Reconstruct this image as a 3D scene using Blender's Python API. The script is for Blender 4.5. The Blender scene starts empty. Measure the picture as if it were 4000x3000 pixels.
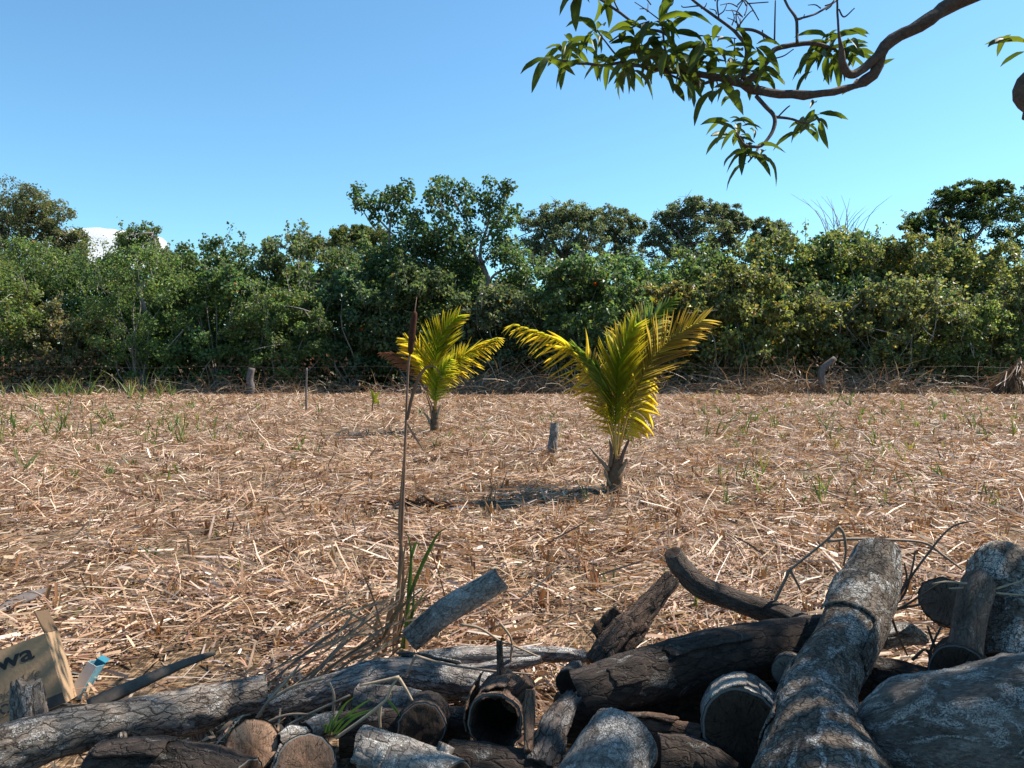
import bpy, math, random
import numpy as np
from mathutils import Vector, Matrix, noise as mnoise

random.seed(11)
rng = np.random.default_rng(11)
scene = bpy.context.scene
C = scene.collection
R = math.radians

# ------------------------------------------------------------------ camera, sky, sun, exposure
F = 3006.0                       # focal length in pixels of the 4000 x 3000 photograph
CAMZ = 1.6
PITCH = math.atan(100.0 / F)     # eye level lies 100 px above the picture centre
cam_d = bpy.data.cameras.new('camera')
cam = bpy.data.objects.new('camera', cam_d); C.objects.link(cam)
cam.location = (0, 0, CAMZ); cam.rotation_euler = (math.pi / 2 - PITCH, 0, 0)
cam_d.sensor_width = 36.0; cam_d.lens = 36.0 * F / 4000.0
cam_d.clip_start = 0.05; cam_d.clip_end = 9000
scene.camera = cam

SUN_AZ, SUN_EL = R(70), R(50)    # azimuth from +Y towards +X
sun_dir = Vector((math.sin(SUN_AZ) * math.cos(SUN_EL), math.cos(SUN_AZ) * math.cos(SUN_EL), math.sin(SUN_EL)))
world = bpy.data.worlds.new('World'); scene.world = world; world.use_nodes = True
wn = world.node_tree.nodes; wl = world.node_tree.links
bg = wn['Background']
sky = wn.new('ShaderNodeTexSky'); sky.sky_type = 'NISHITA'; sky.sun_disc = False
sky.sun_elevation = SUN_EL; sky.sun_rotation = SUN_AZ
sky.altitude = 0; sky.air_density = 1.0; sky.dust_density = 0.35; sky.ozone_density = 2.2
tint = wn.new('ShaderNodeMix'); tint.data_type = 'RGBA'; tint.blend_type = 'MULTIPLY'
tint.inputs[0].default_value = 1.0
tint.inputs[7].default_value = (0.70, 1.03, 1.10, 1)
wl.new(sky.outputs[0], tint.inputs[6]); wl.new(tint.outputs[2], bg.inputs[0])
bg.inputs[1].default_value = 0.095
sd = bpy.data.lights.new('sun', 'SUN'); sd.energy = 5.0; sd.angle = R(0.53); sd.color = (1.0, 0.93, 0.83)
sun = bpy.data.objects.new('sun', sd); C.objects.link(sun); sun.location = (20, 20, 30)
sun.rotation_euler = (-sun_dir).to_track_quat('-Z', 'Y').to_euler()
vs = scene.view_settings
vs.view_transform = 'Standard'; vs.look = 'None'; vs.gamma = 1; vs.exposure = 1.0; vs.use_curve_mapping = False

# ------------------------------------------------------------------ helpers
cp, sp = math.cos(PITCH), math.sin(PITCH)
def P(px, py, Y):
    """the point at distance Y in front of the camera that shows at pixel (px, py) of the photograph"""
    a = (px - 2000) / F; b = (1500 - py) / F
    d = Vector((a, cp + b * sp, -sp + b * cp))
    t = Y / d.y
    return Vector((d.x * t, Y, CAMZ + d.z * t))
def PX(rpx, Y): return rpx / F * Y
def proj(p):
    y = p[1] * cp - (p[2] - CAMZ) * sp
    if y < 0.05: return (1e6, 1e6)
    u = p[1] * sp + (p[2] - CAMZ) * cp
    return (2000 + F * p[0] / y, 1500 - F * u / y)

def tag(o, label=None, cat=None, group=None, kind=None):
    if label: o['label'] = label
    if cat: o['category'] = cat
    if group: o['group'] = group
    if kind: o['kind'] = kind
    return o
def thing(name, label, cat, loc=(0, 0, 0), group=None):
    o = bpy.data.objects.new(name, None); C.objects.link(o); o.location = loc
    o.empty_display_size = 0.1
    return tag(o, label, cat, group)
def link(name, me, parent=None):
    o = bpy.data.objects.new(name, me); C.objects.link(o)
    if parent is not None:
        o.parent = parent
        o.matrix_parent_inverse = wmat(parent).inverted()
    return o
def wmat(o):
    m = o.matrix_basis.copy()
    if o.parent is not None: m = wmat(o.parent) @ o.matrix_parent_inverse @ m
    return m

class MB:
    """collects vertices, faces and colours of one mesh"""
    def __init__(s): s.v = []; s.f = []; s.c = []; s.k = []; s.n = 0
    def add(s, v, faces, col=None, co=None):
        v = np.asarray(v, dtype=np.float32).reshape(-1, 3)
        if not isinstance(faces, (list, tuple)): faces = [faces]
        for f in faces:
            f = np.asarray(f, dtype=np.int64)
            if f.size: s.f.append(f + s.n)
        if col is None: col = (1, 1, 1)
        col = np.asarray(col, dtype=np.float32)
        if col.ndim == 1: col = np.tile(col, (len(v), 1))
        s.c.append(col)
        s.k.append(np.asarray(co, dtype=np.float32).reshape(-1, 3) if co is not None else v)
        s.v.append(v); s.n += len(v)
    def mesh(s, name, mat, smooth=True, color=True, logco=False):
        v = np.concatenate(s.v); me = bpy.data.meshes.new(name)
        me.vertices.add(len(v)); me.vertices.foreach_set('co', v.ravel())
        loops = np.concatenate([f.ravel() for f in s.f]).astype(np.int32)
        counts = np.concatenate([np.full(len(f), f.shape[1]) for f in s.f]).astype(np.int32)
        starts = np.concatenate([[0], np.cumsum(counts)[:-1]]).astype(np.int32)
        me.loops.add(len(loops)); me.loops.foreach_set('vertex_index', loops)
        me.polygons.add(len(counts)); me.polygons.foreach_set('loop_start', starts); me.polygons.foreach_set('loop_total', counts)
        me.polygons.foreach_set('use_smooth', np.full(len(counts), smooth))
        me.update(calc_edges=True)
        if color:
            a = me.color_attributes.new('Col', 'FLOAT_COLOR', 'POINT')
            cc = np.ones((len(v), 4), np.float32); cc[:, :3] = np.concatenate(s.c); a.data.foreach_set('color', cc.ravel())
        if logco:
            a = me.attributes.new('logco', 'FLOAT_VECTOR', 'POINT'); a.data.foreach_set('vector', np.concatenate(s.k).ravel())
        me.materials.append(mat)
        return me
    def build(s, name, mat, parent=None, **kw):
        return link(name, s.mesh(name, mat, **kw), parent)

def norm(a): return a / np.maximum(np.linalg.norm(a, axis=-1, keepdims=True), 1e-9)
def catmull(pts, n):
    pts = np.asarray(pts, float)
    if len(pts) == 2: return pts[0] + (pts[1] - pts[0]) * np.linspace(0, 1, n)[:, None]
    p = np.vstack([2 * pts[0] - pts[1], pts, 2 * pts[-1] - pts[-2]])
    seg = np.linalg.norm(np.diff(pts[:, :3], axis=0), axis=1); cum = np.concatenate([[0], np.cumsum(seg)])
    out = []
    for s in np.linspace(0, cum[-1], n):
        i = min(np.searchsorted(cum, s, side='right') - 1, len(seg) - 1)
        t = (s - cum[i]) / max(seg[i], 1e-9)
        a, b, c, d = p[i], p[i + 1], p[i + 2], p[i + 3]
        out.append(0.5 * ((2 * b) + (-a + c) * t + (2 * a - 5 * b + 4 * c - d) * t * t + (-a + 3 * b - 3 * c + d) * t ** 3))
    return np.array(out)
def frames(c):
    t = norm(np.gradient(c, axis=0)); n = len(c)
    ref = np.array([0, 0, 1.0]) if abs(t[0][2]) < 0.9 else np.array([1.0, 0, 0])
    u = np.zeros_like(t); w = np.zeros_like(t)
    a = ref - t[0] * np.dot(ref, t[0]); a /= np.linalg.norm(a)
    for i in range(n):
        a = a - t[i] * np.dot(a, t[i]); a /= max(np.linalg.norm(a), 1e-9)
        u[i] = a; w[i] = np.cross(t[i], a)
    return t, u, w
def tube(mb, pts, radii, sides=6, n=None, col=None, cap=True):
    pts = np.array([list(p) for p in pts], float)
    n = n or max(4, len(pts) * 3)
    rr = np.asarray(radii, float) * np.ones(len(pts))
    cr = catmull(np.hstack([pts, rr[:, None]]), n)
    c = cr[:, :3]; r = np.maximum(cr[:, 3], 0.0005)
    t, u, w = frames(c)
    a = np.linspace(0, 2 * np.pi, sides, endpoint=False)
    v = c[:, None] + r[:, None, None] * (np.cos(a)[None, :, None] * u[:, None] + np.sin(a)[None, :, None] * w[:, None])
    idx = np.arange(n * sides).reshape(n, sides); nx = np.roll(idx, -1, 1)
    q = np.stack([idx[:-1], nx[:-1], nx[1:], idx[1:]], -1).reshape(-1, 4)
    fs = [q]
    if cap: fs += [idx[-1][None, :], idx[0][::-1][None, :]]
    mb.add(v.reshape(-1, 3), fs, col)
def ribbons(mb, pos, d, side, L, W, prof, ts, bend, col, fold=0.0):
    """many bent strips at once; bend: vectors added with t squared"""
    N = len(pos); K = len(ts)
    ts = np.asarray(ts); prof = np.asarray(prof)
    c = pos[:, None] + d[:, None] * (L[:, None] * ts)[..., None] + bend[:, None] * (ts ** 2)[None, :, None]
    hw = (W[:, None] * prof[None])[..., None] * 0.5 * side[:, None]
    if fold:
        up = np.cross(side, d)
        lift = up[:, None] * (W[:, None] * prof[None] * fold)[..., None]
        v = np.stack([c - hw + lift, c, c + hw + lift], 2)
        idx = np.arange(N * K * 3).reshape(N, K, 3)
        q1 = np.stack([idx[:, :-1, 0], idx[:, :-1, 1], idx[:, 1:, 1], idx[:, 1:, 0]], -1).reshape(-1, 4)
        q2 = np.stack([idx[:, :-1, 1], idx[:, :-1, 2], idx[:, 1:, 2], idx[:, 1:, 1]], -1).reshape(-1, 4)
        mb.add(v.reshape(-1, 3), [np.concatenate([q1, q2])], np.repeat(col, K * 3, 0))
    else:
        v = np.stack([c - hw, c + hw], 2)
        idx = np.arange(N * K * 2).reshape(N, K, 2)
        q = np.stack([idx[:, :-1, 0], idx[:, :-1, 1], idx[:, 1:, 1], idx[:, 1:, 0]], -1).reshape(-1, 4)
        mb.add(v.reshape(-1, 3), [q], np.repeat(col, K * 2, 0))
def kites(mb, pos, d, nrm, L, W, col, fold=0.25):
    """small folded leaves, two triangles each"""
    side = norm(np.cross(nrm, d))
    b = pos; t = pos + d * L[:, None]; m = pos + d * (L * 0.42)[:, None] + nrm * (L * fold)[:, None]
    l = m - side * (W * 0.5)[:, None]; r = m + side * (W * 0.5)[:, None]
    N = len(pos); v = np.stack([b, l, t, r], 1).reshape(-1, 3); i = np.arange(N)[:, None] * 4
    mb.add(v, [np.concatenate([i + np.array([[0, 2, 1]]), i + np.array([[0, 3, 2]])])], np.repeat(col, 4, 0))
def rvec(n): return norm(rng.normal(size=(n, 3)))
def jit(col, n, amt=0.15, hue=0.06):
    col = np.asarray(col, float)
    return np.clip(col * (1 + rng.normal(0, amt, (n, 1))) * (1 + rng.normal(0, hue, (n, 3))), 0.004, 0.9).astype(np.float32)
def fbm(x, y, s=1.0, seed=0.0):
    return mnoise.fractal(Vector((x * s + seed, y * s - seed, seed * 0.37)), 1.0, 2.0, 3)

# ------------------------------------------------------------------ materials
def newmat(name):
    m = bpy.data.materials.new(name); m.use_nodes = True
    nt = m.node_tree; b = nt.nodes['Principled BSDF']
    return m, nt, b
def N(nt, typ, **kw):
    n = nt.nodes.new(typ)
    for k, v in kw.items():
        if k.startswith('i_'): n.inputs[k[2:].replace('_', ' ')].default_value = v
        else: setattr(n, k, v)
    return n
def ramp(nt, fac, stops):
    r = nt.nodes.new('ShaderNodeValToRGB')
    e = r.color_ramp.elements
    while len(e) < len(stops): e.new(0.5)
    for k, (p, c) in enumerate(stops):
        e[k].position = p; e[k].color = (*c, 1) if len(c) == 3 else c
    nt.links.new(fac, r.inputs[0]); return r.outputs[0]
def mix(nt, fac, a, b, mode='MIX'):
    m = nt.nodes.new('ShaderNodeMix'); m.data_type = 'RGBA'; m.blend_type = mode
    for s, val in ((0, fac), (6, a), (7, b)):
        if hasattr(val, 'node'): nt.links.new(val, m.inputs[s])
        elif s == 0: m.inputs[0].default_value = val
        else: m.inputs[s].default_value = (*val, 1)
    return m.outputs[2]
def bump(nt, b, h, strength=0.5, dist=0.01):
    n = N(nt, 'ShaderNodeBump'); n.inputs['Strength'].default_value = strength; n.inputs['Distance'].default_value = dist
    nt.links.new(h, n.inputs['Height']); nt.links.new(n.outputs[0], b.inputs['Normal']); return n
def noise_tex(nt, vec, scale, detail=4, rough=0.6, dist=0.0):
    n = N(nt, 'ShaderNodeTexNoise'); n.inputs['Scale'].default_value = scale; n.inputs['Detail'].default_value = detail
    n.inputs['Roughness'].default_value = rough; n.inputs['Distortion'].default_value = dist
    if vec is not None: nt.links.new(vec, n.inputs['Vector'])
    return n.outputs['Fac']
def mapping(nt, vec, scale, loc=(0, 0, 0)):
    n = N(nt, 'ShaderNodeMapping'); n.inputs['Scale'].default_value = scale; n.inputs['Location'].default_value = loc
    nt.links.new(vec, n.inputs['Vector']); return n.outputs[0]

def leaf_mat(name, trans=0.4, rough=0.45, spec=0.4, tcol=(1.25, 1.2, 0.45), objrand=None):
    m, nt, b = newmat(name)
    a = N(nt, 'ShaderNodeAttribute', attribute_name='Col')
    col = a.outputs['Color']
    geo = N(nt, 'ShaderNodeNewGeometry')
    mott = noise_tex(nt, geo.outputs['Position'], 9.0, 2)
    col = mix(nt, 0.35, col, ramp(nt, mott, [(0.25, (0.45, 0.45, 0.45)), (0.75, (1.4, 1.4, 1.4))]), 'MULTIPLY')
    if objrand:
        oi = N(nt, 'ShaderNodeObjectInfo')
        col = mix(nt, 1.0, col, ramp(nt, oi.outputs['Random'], objrand), 'MULTIPLY')
    nt.links.new(col, b.inputs['Base Color'])
    b.inputs['Roughness'].default_value = rough; b.inputs['Specular IOR Level'].default_value = spec
    tr = N(nt, 'ShaderNodeBsdfTranslucent')
    nt.links.new(mix(nt, 1.0, col, tcol, 'MULTIPLY'), tr.inputs['Color'])
    ms = N(nt, 'ShaderNodeMixShader'); ms.inputs[0].default_value = trans
    nt.links.new(b.outputs[0], ms.inputs[1]); nt.links.new(tr.outputs[0], ms.inputs[2])
    nt.links.new(ms.outputs[0], nt.nodes['Material Output'].inputs['Surface'])
    return m
M = {}
M['leaf'] = leaf_mat('shrub leaf', 0.5, 0.45, 0.45, (1.35, 1.35, 0.75))
M['mango'] = leaf_mat('mango leaf', 0.42, 0.5, 0.35, (1.5, 1.5, 0.4), [(0, (0.7, 0.75, 0.7)), (0.6, (1, 1, 1)), (1, (1.35, 1.25, 0.9))])
M['palm'] = leaf_mat('palm leaflet', 0.52, 0.4, 0.45, (1.45, 1.38, 0.75))
M['straw'] = leaf_mat('dry reed straw', 0.22, 0.5, 0.45, (1.2, 0.95, 0.6))
M['grass'] = leaf_mat('green reed blade', 0.4, 0.4, 0.4)
M['deadleaf'] = leaf_mat('dry brown leaf', 0.25, 0.6, 0.3, (1.2, 0.8, 0.5))

def soil_mat():
    m, nt, b = newmat('straw strewn soil')
    tc = N(nt, 'ShaderNodeTexCoord'); v = tc.outputs['Object']
    n1 = noise_tex(nt, v, 3.0, 6, 0.7); n2 = noise_tex(nt, mapping(nt, v, (40, 9, 10)), 1.0, 3, 0.6)
    n3 = noise_tex(nt, mapping(nt, v, (11, 37, 10), (3, 5, 0)), 1.0, 3, 0.6)
    base = ramp(nt, n1, [(0.3, (0.03, 0.02, 0.013)), (0.7, (0.085, 0.056, 0.035))])
    col = mix(nt, ramp(nt, n2, [(0.5, (0, 0, 0)), (0.62, (1, 1, 1))]), base, (0.21, 0.135, 0.075))
    col = mix(nt, ramp(nt, n3, [(0.52, (0, 0, 0)), (0.64, (1, 1, 1))]), col, (0.26, 0.18, 0.11))
    nt.links.new(col, b.inputs['Base Color']); b.inputs['Roughness'].default_value = 0.95
    b.inputs['Specular IOR Level'].default_value = 0.1
    bump(nt, b, n2, 0.8, 0.03)
    return m
M['soil'] = soil_mat()

def bark_mat(name, dark, mid, pale, lichen=0.5, crack=0.5, fine=60, seed=0, crackscale=(14, 40, 40), rough=0.9):
    """bark in the log's own coordinates: x along the log, y and z across it"""
    m, nt, b = newmat(name)
    a = N(nt, 'ShaderNodeAttribute', attribute_name='logco'); v = mapping(nt, a.outputs['Vector'], (1, 1, 1), (seed, seed * 1.7, seed * 0.6))
    big = noise_tex(nt, mapping(nt, v, (5, 9, 9)), 1.0, 5, 0.65, 0.6)
    fin = noise_tex(nt, mapping(nt, v, (fine * 0.4, fine, fine)), 1.0, 6, 0.75)
    spk = noise_tex(nt, v, 230, 2, 0.6)
    lich = noise_tex(nt, mapping(nt, v, (7, 13, 13), (5, 2, 1)), 1.0, 8, 0.72, 0.8)
    vo = N(nt, 'ShaderNodeTexVoronoi', feature='DISTANCE_TO_EDGE'); vo.inputs['Scale'].default_value = 1.0
    wob = N(nt, 'ShaderNodeVectorMath', operation='ADD')
    nz = N(nt, 'ShaderNodeTexNoise'); nz.inputs['Scale'].default_value = 35; nt.links.new(v, nz.inputs['Vector'])
    sc = N(nt, 'ShaderNodeVectorMath', operation='SCALE'); sc.inputs['Scale'].default_value = 0.03
    nt.links.new(nz.outputs['Color'], sc.inputs[0]); nt.links.new(v, wob.inputs[0]); nt.links.new(sc.outputs[0], wob.inputs[1])
    nt.links.new(mapping(nt, wob.outputs[0], crackscale), vo.inputs['Vector'])
    crk = ramp(nt, vo.outputs['Distance'], [(0.0, (0, 0, 0)), (0.09, (1, 1, 1))])
    col = ramp(nt, big, [(0.3, dark), (0.62, mid)])
    col = mix(nt, 0.75, col, ramp(nt, fin, [(0.32, (0.15, 0.14, 0.13)), (0.66, (1.85, 1.85, 1.85))]), 'MULTIPLY')
    t = 0.66 - 0.26 * lichen
    lf = ramp(nt, lich, [(t, (0, 0, 0)), (t + 0.045, (1, 1, 1))])
    lf2 = mix(nt, 1.0, lf, ramp(nt, spk, [(0.36, (0, 0, 0)), (0.55, (1, 1, 1))]), 'MULTIPLY')
    palec = mix(nt, 0.6, pale, ramp(nt, fin, [(0.32, (0.3, 0.3, 0.3)), (0.62, (1.35, 1.35, 1.35))]), 'MULTIPLY')
    col = mix(nt, lf2, col, palec)
    col = mix(nt, crack, col, mix(nt, 1.0, col, crk, 'MULTIPLY'))
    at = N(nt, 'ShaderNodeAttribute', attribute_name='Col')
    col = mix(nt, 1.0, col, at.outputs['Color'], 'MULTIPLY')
    nt.links.new(col, b.inputs['Base Color']); b.inputs['Roughness'].default_value = rough
    b.inputs['Specular IOR Level'].default_value = 0.25
    h = mix(nt, 0.5, mix(nt, 0.8, fin, crk, 'MULTIPLY'), lf2, 'ADD')
    bump(nt, b, h, 1.0, 0.014)
    return m
M['bark_grey'] = bark_mat('grey fissured bark', (0.07, 0.052, 0.04), (0.27, 0.22, 0.18), (0.50, 0.46, 0.42), 0.55, 0.75, 70, 1, (11, 34, 34))
M['bark_dark'] = bark_mat('dark mottled bark', (0.011, 0.008, 0.006), (0.058, 0.041, 0.032), (0.24, 0.22, 0.2), 0.32, 0.45, 60, 4, (9, 26, 26))
M['bark_brown'] = bark_mat('brown peeling bark', (0.03, 0.02, 0.014), (0.16, 0.10, 0.068), (0.34, 0.29, 0.25), 0.3, 0.6, 60, 7, (8, 30, 30))
M['bark_pale'] = bark_mat('pale lichen covered bark', (0.075, 0.06, 0.05), (0.3, 0.26, 0.225), (0.62, 0.58, 0.53), 0.75, 0.4, 90, 10, (26, 22, 22))
M['bark_scale'] = bark_mat('white scaly bark', (0.05, 0.037, 0.028), (0.2, 0.155, 0.12), (0.58, 0.55, 0.51), 0.62, 0.85, 80, 13, (62, 30, 30))
M['bark_blue'] = bark_mat('smooth grey bark', (0.05, 0.042, 0.036), (0.21, 0.185, 0.165), (0.55, 0.53, 0.50), 0.62, 0.3, 120, 16, (5, 14, 14))
M['driftwood'] = bark_mat('silvery bare wood', (0.075, 0.06, 0.05), (0.31, 0.27, 0.24), (0.60, 0.57, 0.53), 0.6, 0.7, 50, 19, (3, 42, 42))
M['smooth_limb'] = bark_mat('thin dark bark', (0.034, 0.024, 0.018), (0.125, 0.092, 0.07), (0.28, 0.24, 0.2), 0.4, 0.25, 120, 22, (9, 30, 30))

def cut_mat(name, inner, outer, rim=(0.05, 0.035, 0.025), seed=0):
    """sawn end grain: logco.x = distance from the pith (0..1), y and z = position on the face"""
    m, nt, b = newmat(name)
    a = N(nt, 'ShaderNodeAttribute', attribute_name='logco'); sep = N(nt, 'ShaderNodeSeparateXYZ'); nt.links.new(a.outputs['Vector'], sep.inputs[0])
    v = mapping(nt, a.outputs['Vector'], (0, 1, 1), (0, seed, seed * 1.3))
    nz = noise_tex(nt, v, 18, 5, 0.65)
    rad = N(nt, 'ShaderNodeMath', operation='MULTIPLY_ADD'); rad.inputs[1].default_value = 0.16
    nt.links.new(nz, rad.inputs[0]); nt.links.new(sep.outputs['X'], rad.inputs[2])
    rg = N(nt, 'ShaderNodeMath', operation='MULTIPLY'); rg.inputs[1].default_value = 62; nt.links.new(rad.outputs[0], rg.inputs[0])
    sn = N(nt, 'ShaderNodeMath', operation='SINE'); nt.links.new(rg.outputs[0], sn.inputs[0])
    col = ramp(nt, rad.outputs[0], [(0.1, inner), (0.85, outer)])
    col = mix(nt, 0.22, col, ramp(nt, sn.outputs[0], [(0.0, (0.55, 0.5, 0.45)), (1.0, (1.2, 1.2, 1.2))]), 'MULTIPLY')
    st = noise_tex(nt, mapping(nt, v, (1, 40, 110)), 1.0, 5, 0.7)
    col = mix(nt, 0.7, col, ramp(nt, st, [(0.3, (0.45, 0.42, 0.4)), (0.68, (1.35, 1.35, 1.35))]), 'MULTIPLY')
    stain = noise_tex(nt, v, 9, 4, 0.7)
    col = mix(nt, ramp(nt, stain, [(0.55, (0, 0, 0)), (0.7, (1, 1, 1))]), col, mix(nt, 1.0, col, (0.4, 0.36, 0.33), 'MULTIPLY'))
    at2 = N(nt, 'ShaderNodeMath', operation='ARCTAN2'); nt.links.new(sep.outputs['Z'], at2.inputs[0]); nt.links.new(sep.outputs['Y'], at2.inputs[1])
    cv = N(nt, 'ShaderNodeCombineXYZ'); nt.links.new(at2.outputs[0], cv.inputs[0]); nt.links.new(rad.outputs[0], cv.inputs[1])
    cn = noise_tex(nt, mapping(nt, cv.outputs[0], (2.6, 0.9, 1), (seed, 0, seed)), 1.0, 3, 0.6)
    ckr = ramp(nt, cn, [(0.482, (1, 1, 1)), (0.497, (0.12, 0.1, 0.09)), (0.503, (0.12, 0.1, 0.09)), (0.518, (1, 1, 1))])
    col = mix(nt, 0.9, col, ckr, 'MULTIPLY')
    col = mix(nt, ramp(nt, sep.outputs['X'], [(0.91, (0, 0, 0)), (0.94, (1, 1, 1))]), col, rim)
    nt.links.new(col, b.inputs['Base Color']); b.inputs['Roughness'].default_value = 0.9; b.inputs['Specular IOR Level'].default_value = 0.2
    bump(nt, b, st, 0.7, 0.006)
    return m
M['cut_tan'] = cut_mat('tan end grain', (0.26, 0.15, 0.088), (0.35, 0.215, 0.138))
M['cut_brown'] = cut_mat('brown end grain', (0.15, 0.086, 0.055), (0.2, 0.125, 0.085), (0.2, 0.18, 0.16), 3)
M['cut_dark'] = cut_mat('dark weathered end grain', (0.02, 0.012, 0.009), (0.04, 0.026, 0.018), (0.13, 0.12, 0.11), 6)
M['cut_red'] = cut_mat('reddish peeled wood', (0.20, 0.10, 0.065), (0.24, 0.125, 0.085), (0.2, 0.15, 0.12), 9)
M['cut_grey'] = cut_mat('grey end grain', (0.12, 0.095, 0.075), (0.17, 0.14, 0.115), (0.08, 0.07, 0.06), 12)

def plain(name, col, rough=0.7, nscale=30, amt=0.4, spec=0.3, usecol=False, bumpd=0.003):
    m, nt, b = newmat(name)
    tc = N(nt, 'ShaderNodeTexCoord'); n1 = noise_tex(nt, tc.outputs['Object'], nscale, 5, 0.65)
    base = col
    if usecol: base = N(nt, 'ShaderNodeAttribute', attribute_name='Col').outputs['Color']
    c = mix(nt, amt, base, ramp(nt, n1, [(0.3, (0.45, 0.45, 0.45)), (0.7, (1.4, 1.4, 1.4))]), 'MULTIPLY')
    nt.links.new(c, b.inputs['Base Color']); b.inputs['Roughness'].default_value = rough; b.inputs['Specular IOR Level'].default_value = spec
    bump(nt, b, n1, 0.5, bumpd)
    return m
M['stem'] = plain('shrub stem bark', (0.2, 0.17, 0.14), 0.85, 12, 0.6, 0.2, True)
M['mangobark'] = plain('mango branch bark', (0.105, 0.078, 0.066), 0.85, 45, 0.8, 0.2, bumpd=0.008)
M['palmtrunk'] = plain('fibrous palm base', (0.13, 0.085, 0.055), 0.95, 25, 0.8, 0.1, bumpd=0.02)
M['rachis'] = plain('palm midrib', (0.42, 0.25, 0.07), 0.5, 14, 0.4, 0.4, True)
M['post'] = plain('weathered fence post', (0.14, 0.115, 0.105), 0.9, 14, 0.7, 0.2, bumpd=0.01)
M['wire'] = plain('rusty fence wire', (0.11, 0.085, 0.07), 0.5, 30, 0.3, 0.5)
M['card'] = plain('brown cardboard', (0.33, 0.215, 0.125), 0.85, 60, 0.18, 0.2)
M['card_in'] = plain('dark cardboard inside', (0.12, 0.08, 0.05), 0.9, 60, 0.3, 0.1)
M['ink'] = plain('dark printing ink', (0.02, 0.02, 0.022), 0.7, 60, 0.2)
M['inkgrey'] = plain('grey printing ink', (0.07, 0.06, 0.055), 0.7, 60, 0.2)
M['inkwhite'] = plain('pale printing ink', (0.6, 0.55, 0.48), 0.7, 60, 0.2)
M['carton_white'] = plain('white carton', (0.62, 0.6, 0.56), 0.5, 40, 0.15)
M['carton_blue'] = plain('light blue carton', (0.2, 0.42, 0.5), 0.45, 40, 0.2)
M['carton_teal'] = plain('teal carton', (0.02, 0.16, 0.22), 0.45, 40, 0.2)
M['cattail'] = plain('brown cattail spike', (0.075, 0.03, 0.018), 0.95, 120, 0.6, 0.1)
M['reed'] = plain('dry reed stalk', (0.3, 0.2, 0.12), 0.6, 18, 0.6, 0.3, True)
M['strip'] = plain('weathered grey strip', (0.10, 0.082, 0.066), 0.8, 25, 0.6, 0.2, bumpd=0.006)

# ------------------------------------------------------------------ ground
def gh(x, y):
    return 0.05 * fbm(x, y, 0.35, 3.1) + 0.02 * fbm(x, y, 1.6, 9.2)
def ground():
    xs = np.unique(np.concatenate([np.linspace(-900, -60, 12), np.linspace(-60, -25, 12), np.linspace(-25, 25, 130), np.linspace(25, 60, 12), np.linspace(60, 900, 12)]))
    ys = np.unique(np.concatenate([np.linspace(-300, -4, 10), np.linspace(-4, 36, 110), np.linspace(36, 120, 25), np.linspace(120, 1500, 12)]))
    X, Y = np.meshgrid(xs, ys)
    Z = np.array([[gh(a, b) if abs(a) < 61 and -5 < b < 121 else 0.0 for a in xs] for b in ys])
    idx = np.arange(X.size).reshape(X.shape)
    q = np.stack([idx[:-1, :-1], idx[:-1, 1:], idx[1:, 1:], idx[1:, :-1]], -1).reshape(-1, 4)
    mb = MB(); mb.add(np.stack([X, Y, Z], -1).reshape(-1, 3), [q])
    return tag(mb.build('ground', M['soil'], color=False), kind='structure')
ground()

# fast bilinear height lookup for the many straws
_gx = np.arange(-34, 34.01, 0.25); _gy = np.arange(-4, 40.01, 0.25)
_gz = np.array([[gh(a, b) for a in _gx] for b in _gy])
def ghv(x, y):
    i = np.clip((x + 34) / 0.25, 0, len(_gx) - 1.001); j = np.clip((y + 4) / 0.25, 0, len(_gy) - 1.001)
    a = i.astype(int); b = j.astype(int); u = i - a; w = j - b
    return (_gz[b, a] * (1 - u) * (1 - w) + _gz[b, a + 1] * u * (1 - w) + _gz[b + 1, a] * (1 - u) * w + _gz[b + 1, a + 1] * u * w)
_pz = np.array([[mnoise.fractal(Vector((a * 1.3, b * 1.3, 7.7)), 0.6, 2.0, 4) for a in _gx] for b in _gy])
def pilev(x, y):
    i = np.clip((x + 34) / 0.25, 0, len(_gx) - 1.001).astype(int); j = np.clip((y + 4) / 0.25, 0, len(_gy) - 1.001).astype(int)
    return np.clip(0.5 + 0.7 * _pz[j, i], 0, 1)

def field_points(n, y0, y1, margin=1.6, half=0.665):
    """uniform over the trapezoid of the field between the distances y0 and y1"""
    u = rng.random(n * 2); y = np.sqrt(y0 * y0 + u * (y1 * y1 - y0 * y0))
    x = (rng.random(n * 2) * 2 - 1) * (half * y + margin)
    return x[:n], y[:n]

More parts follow.
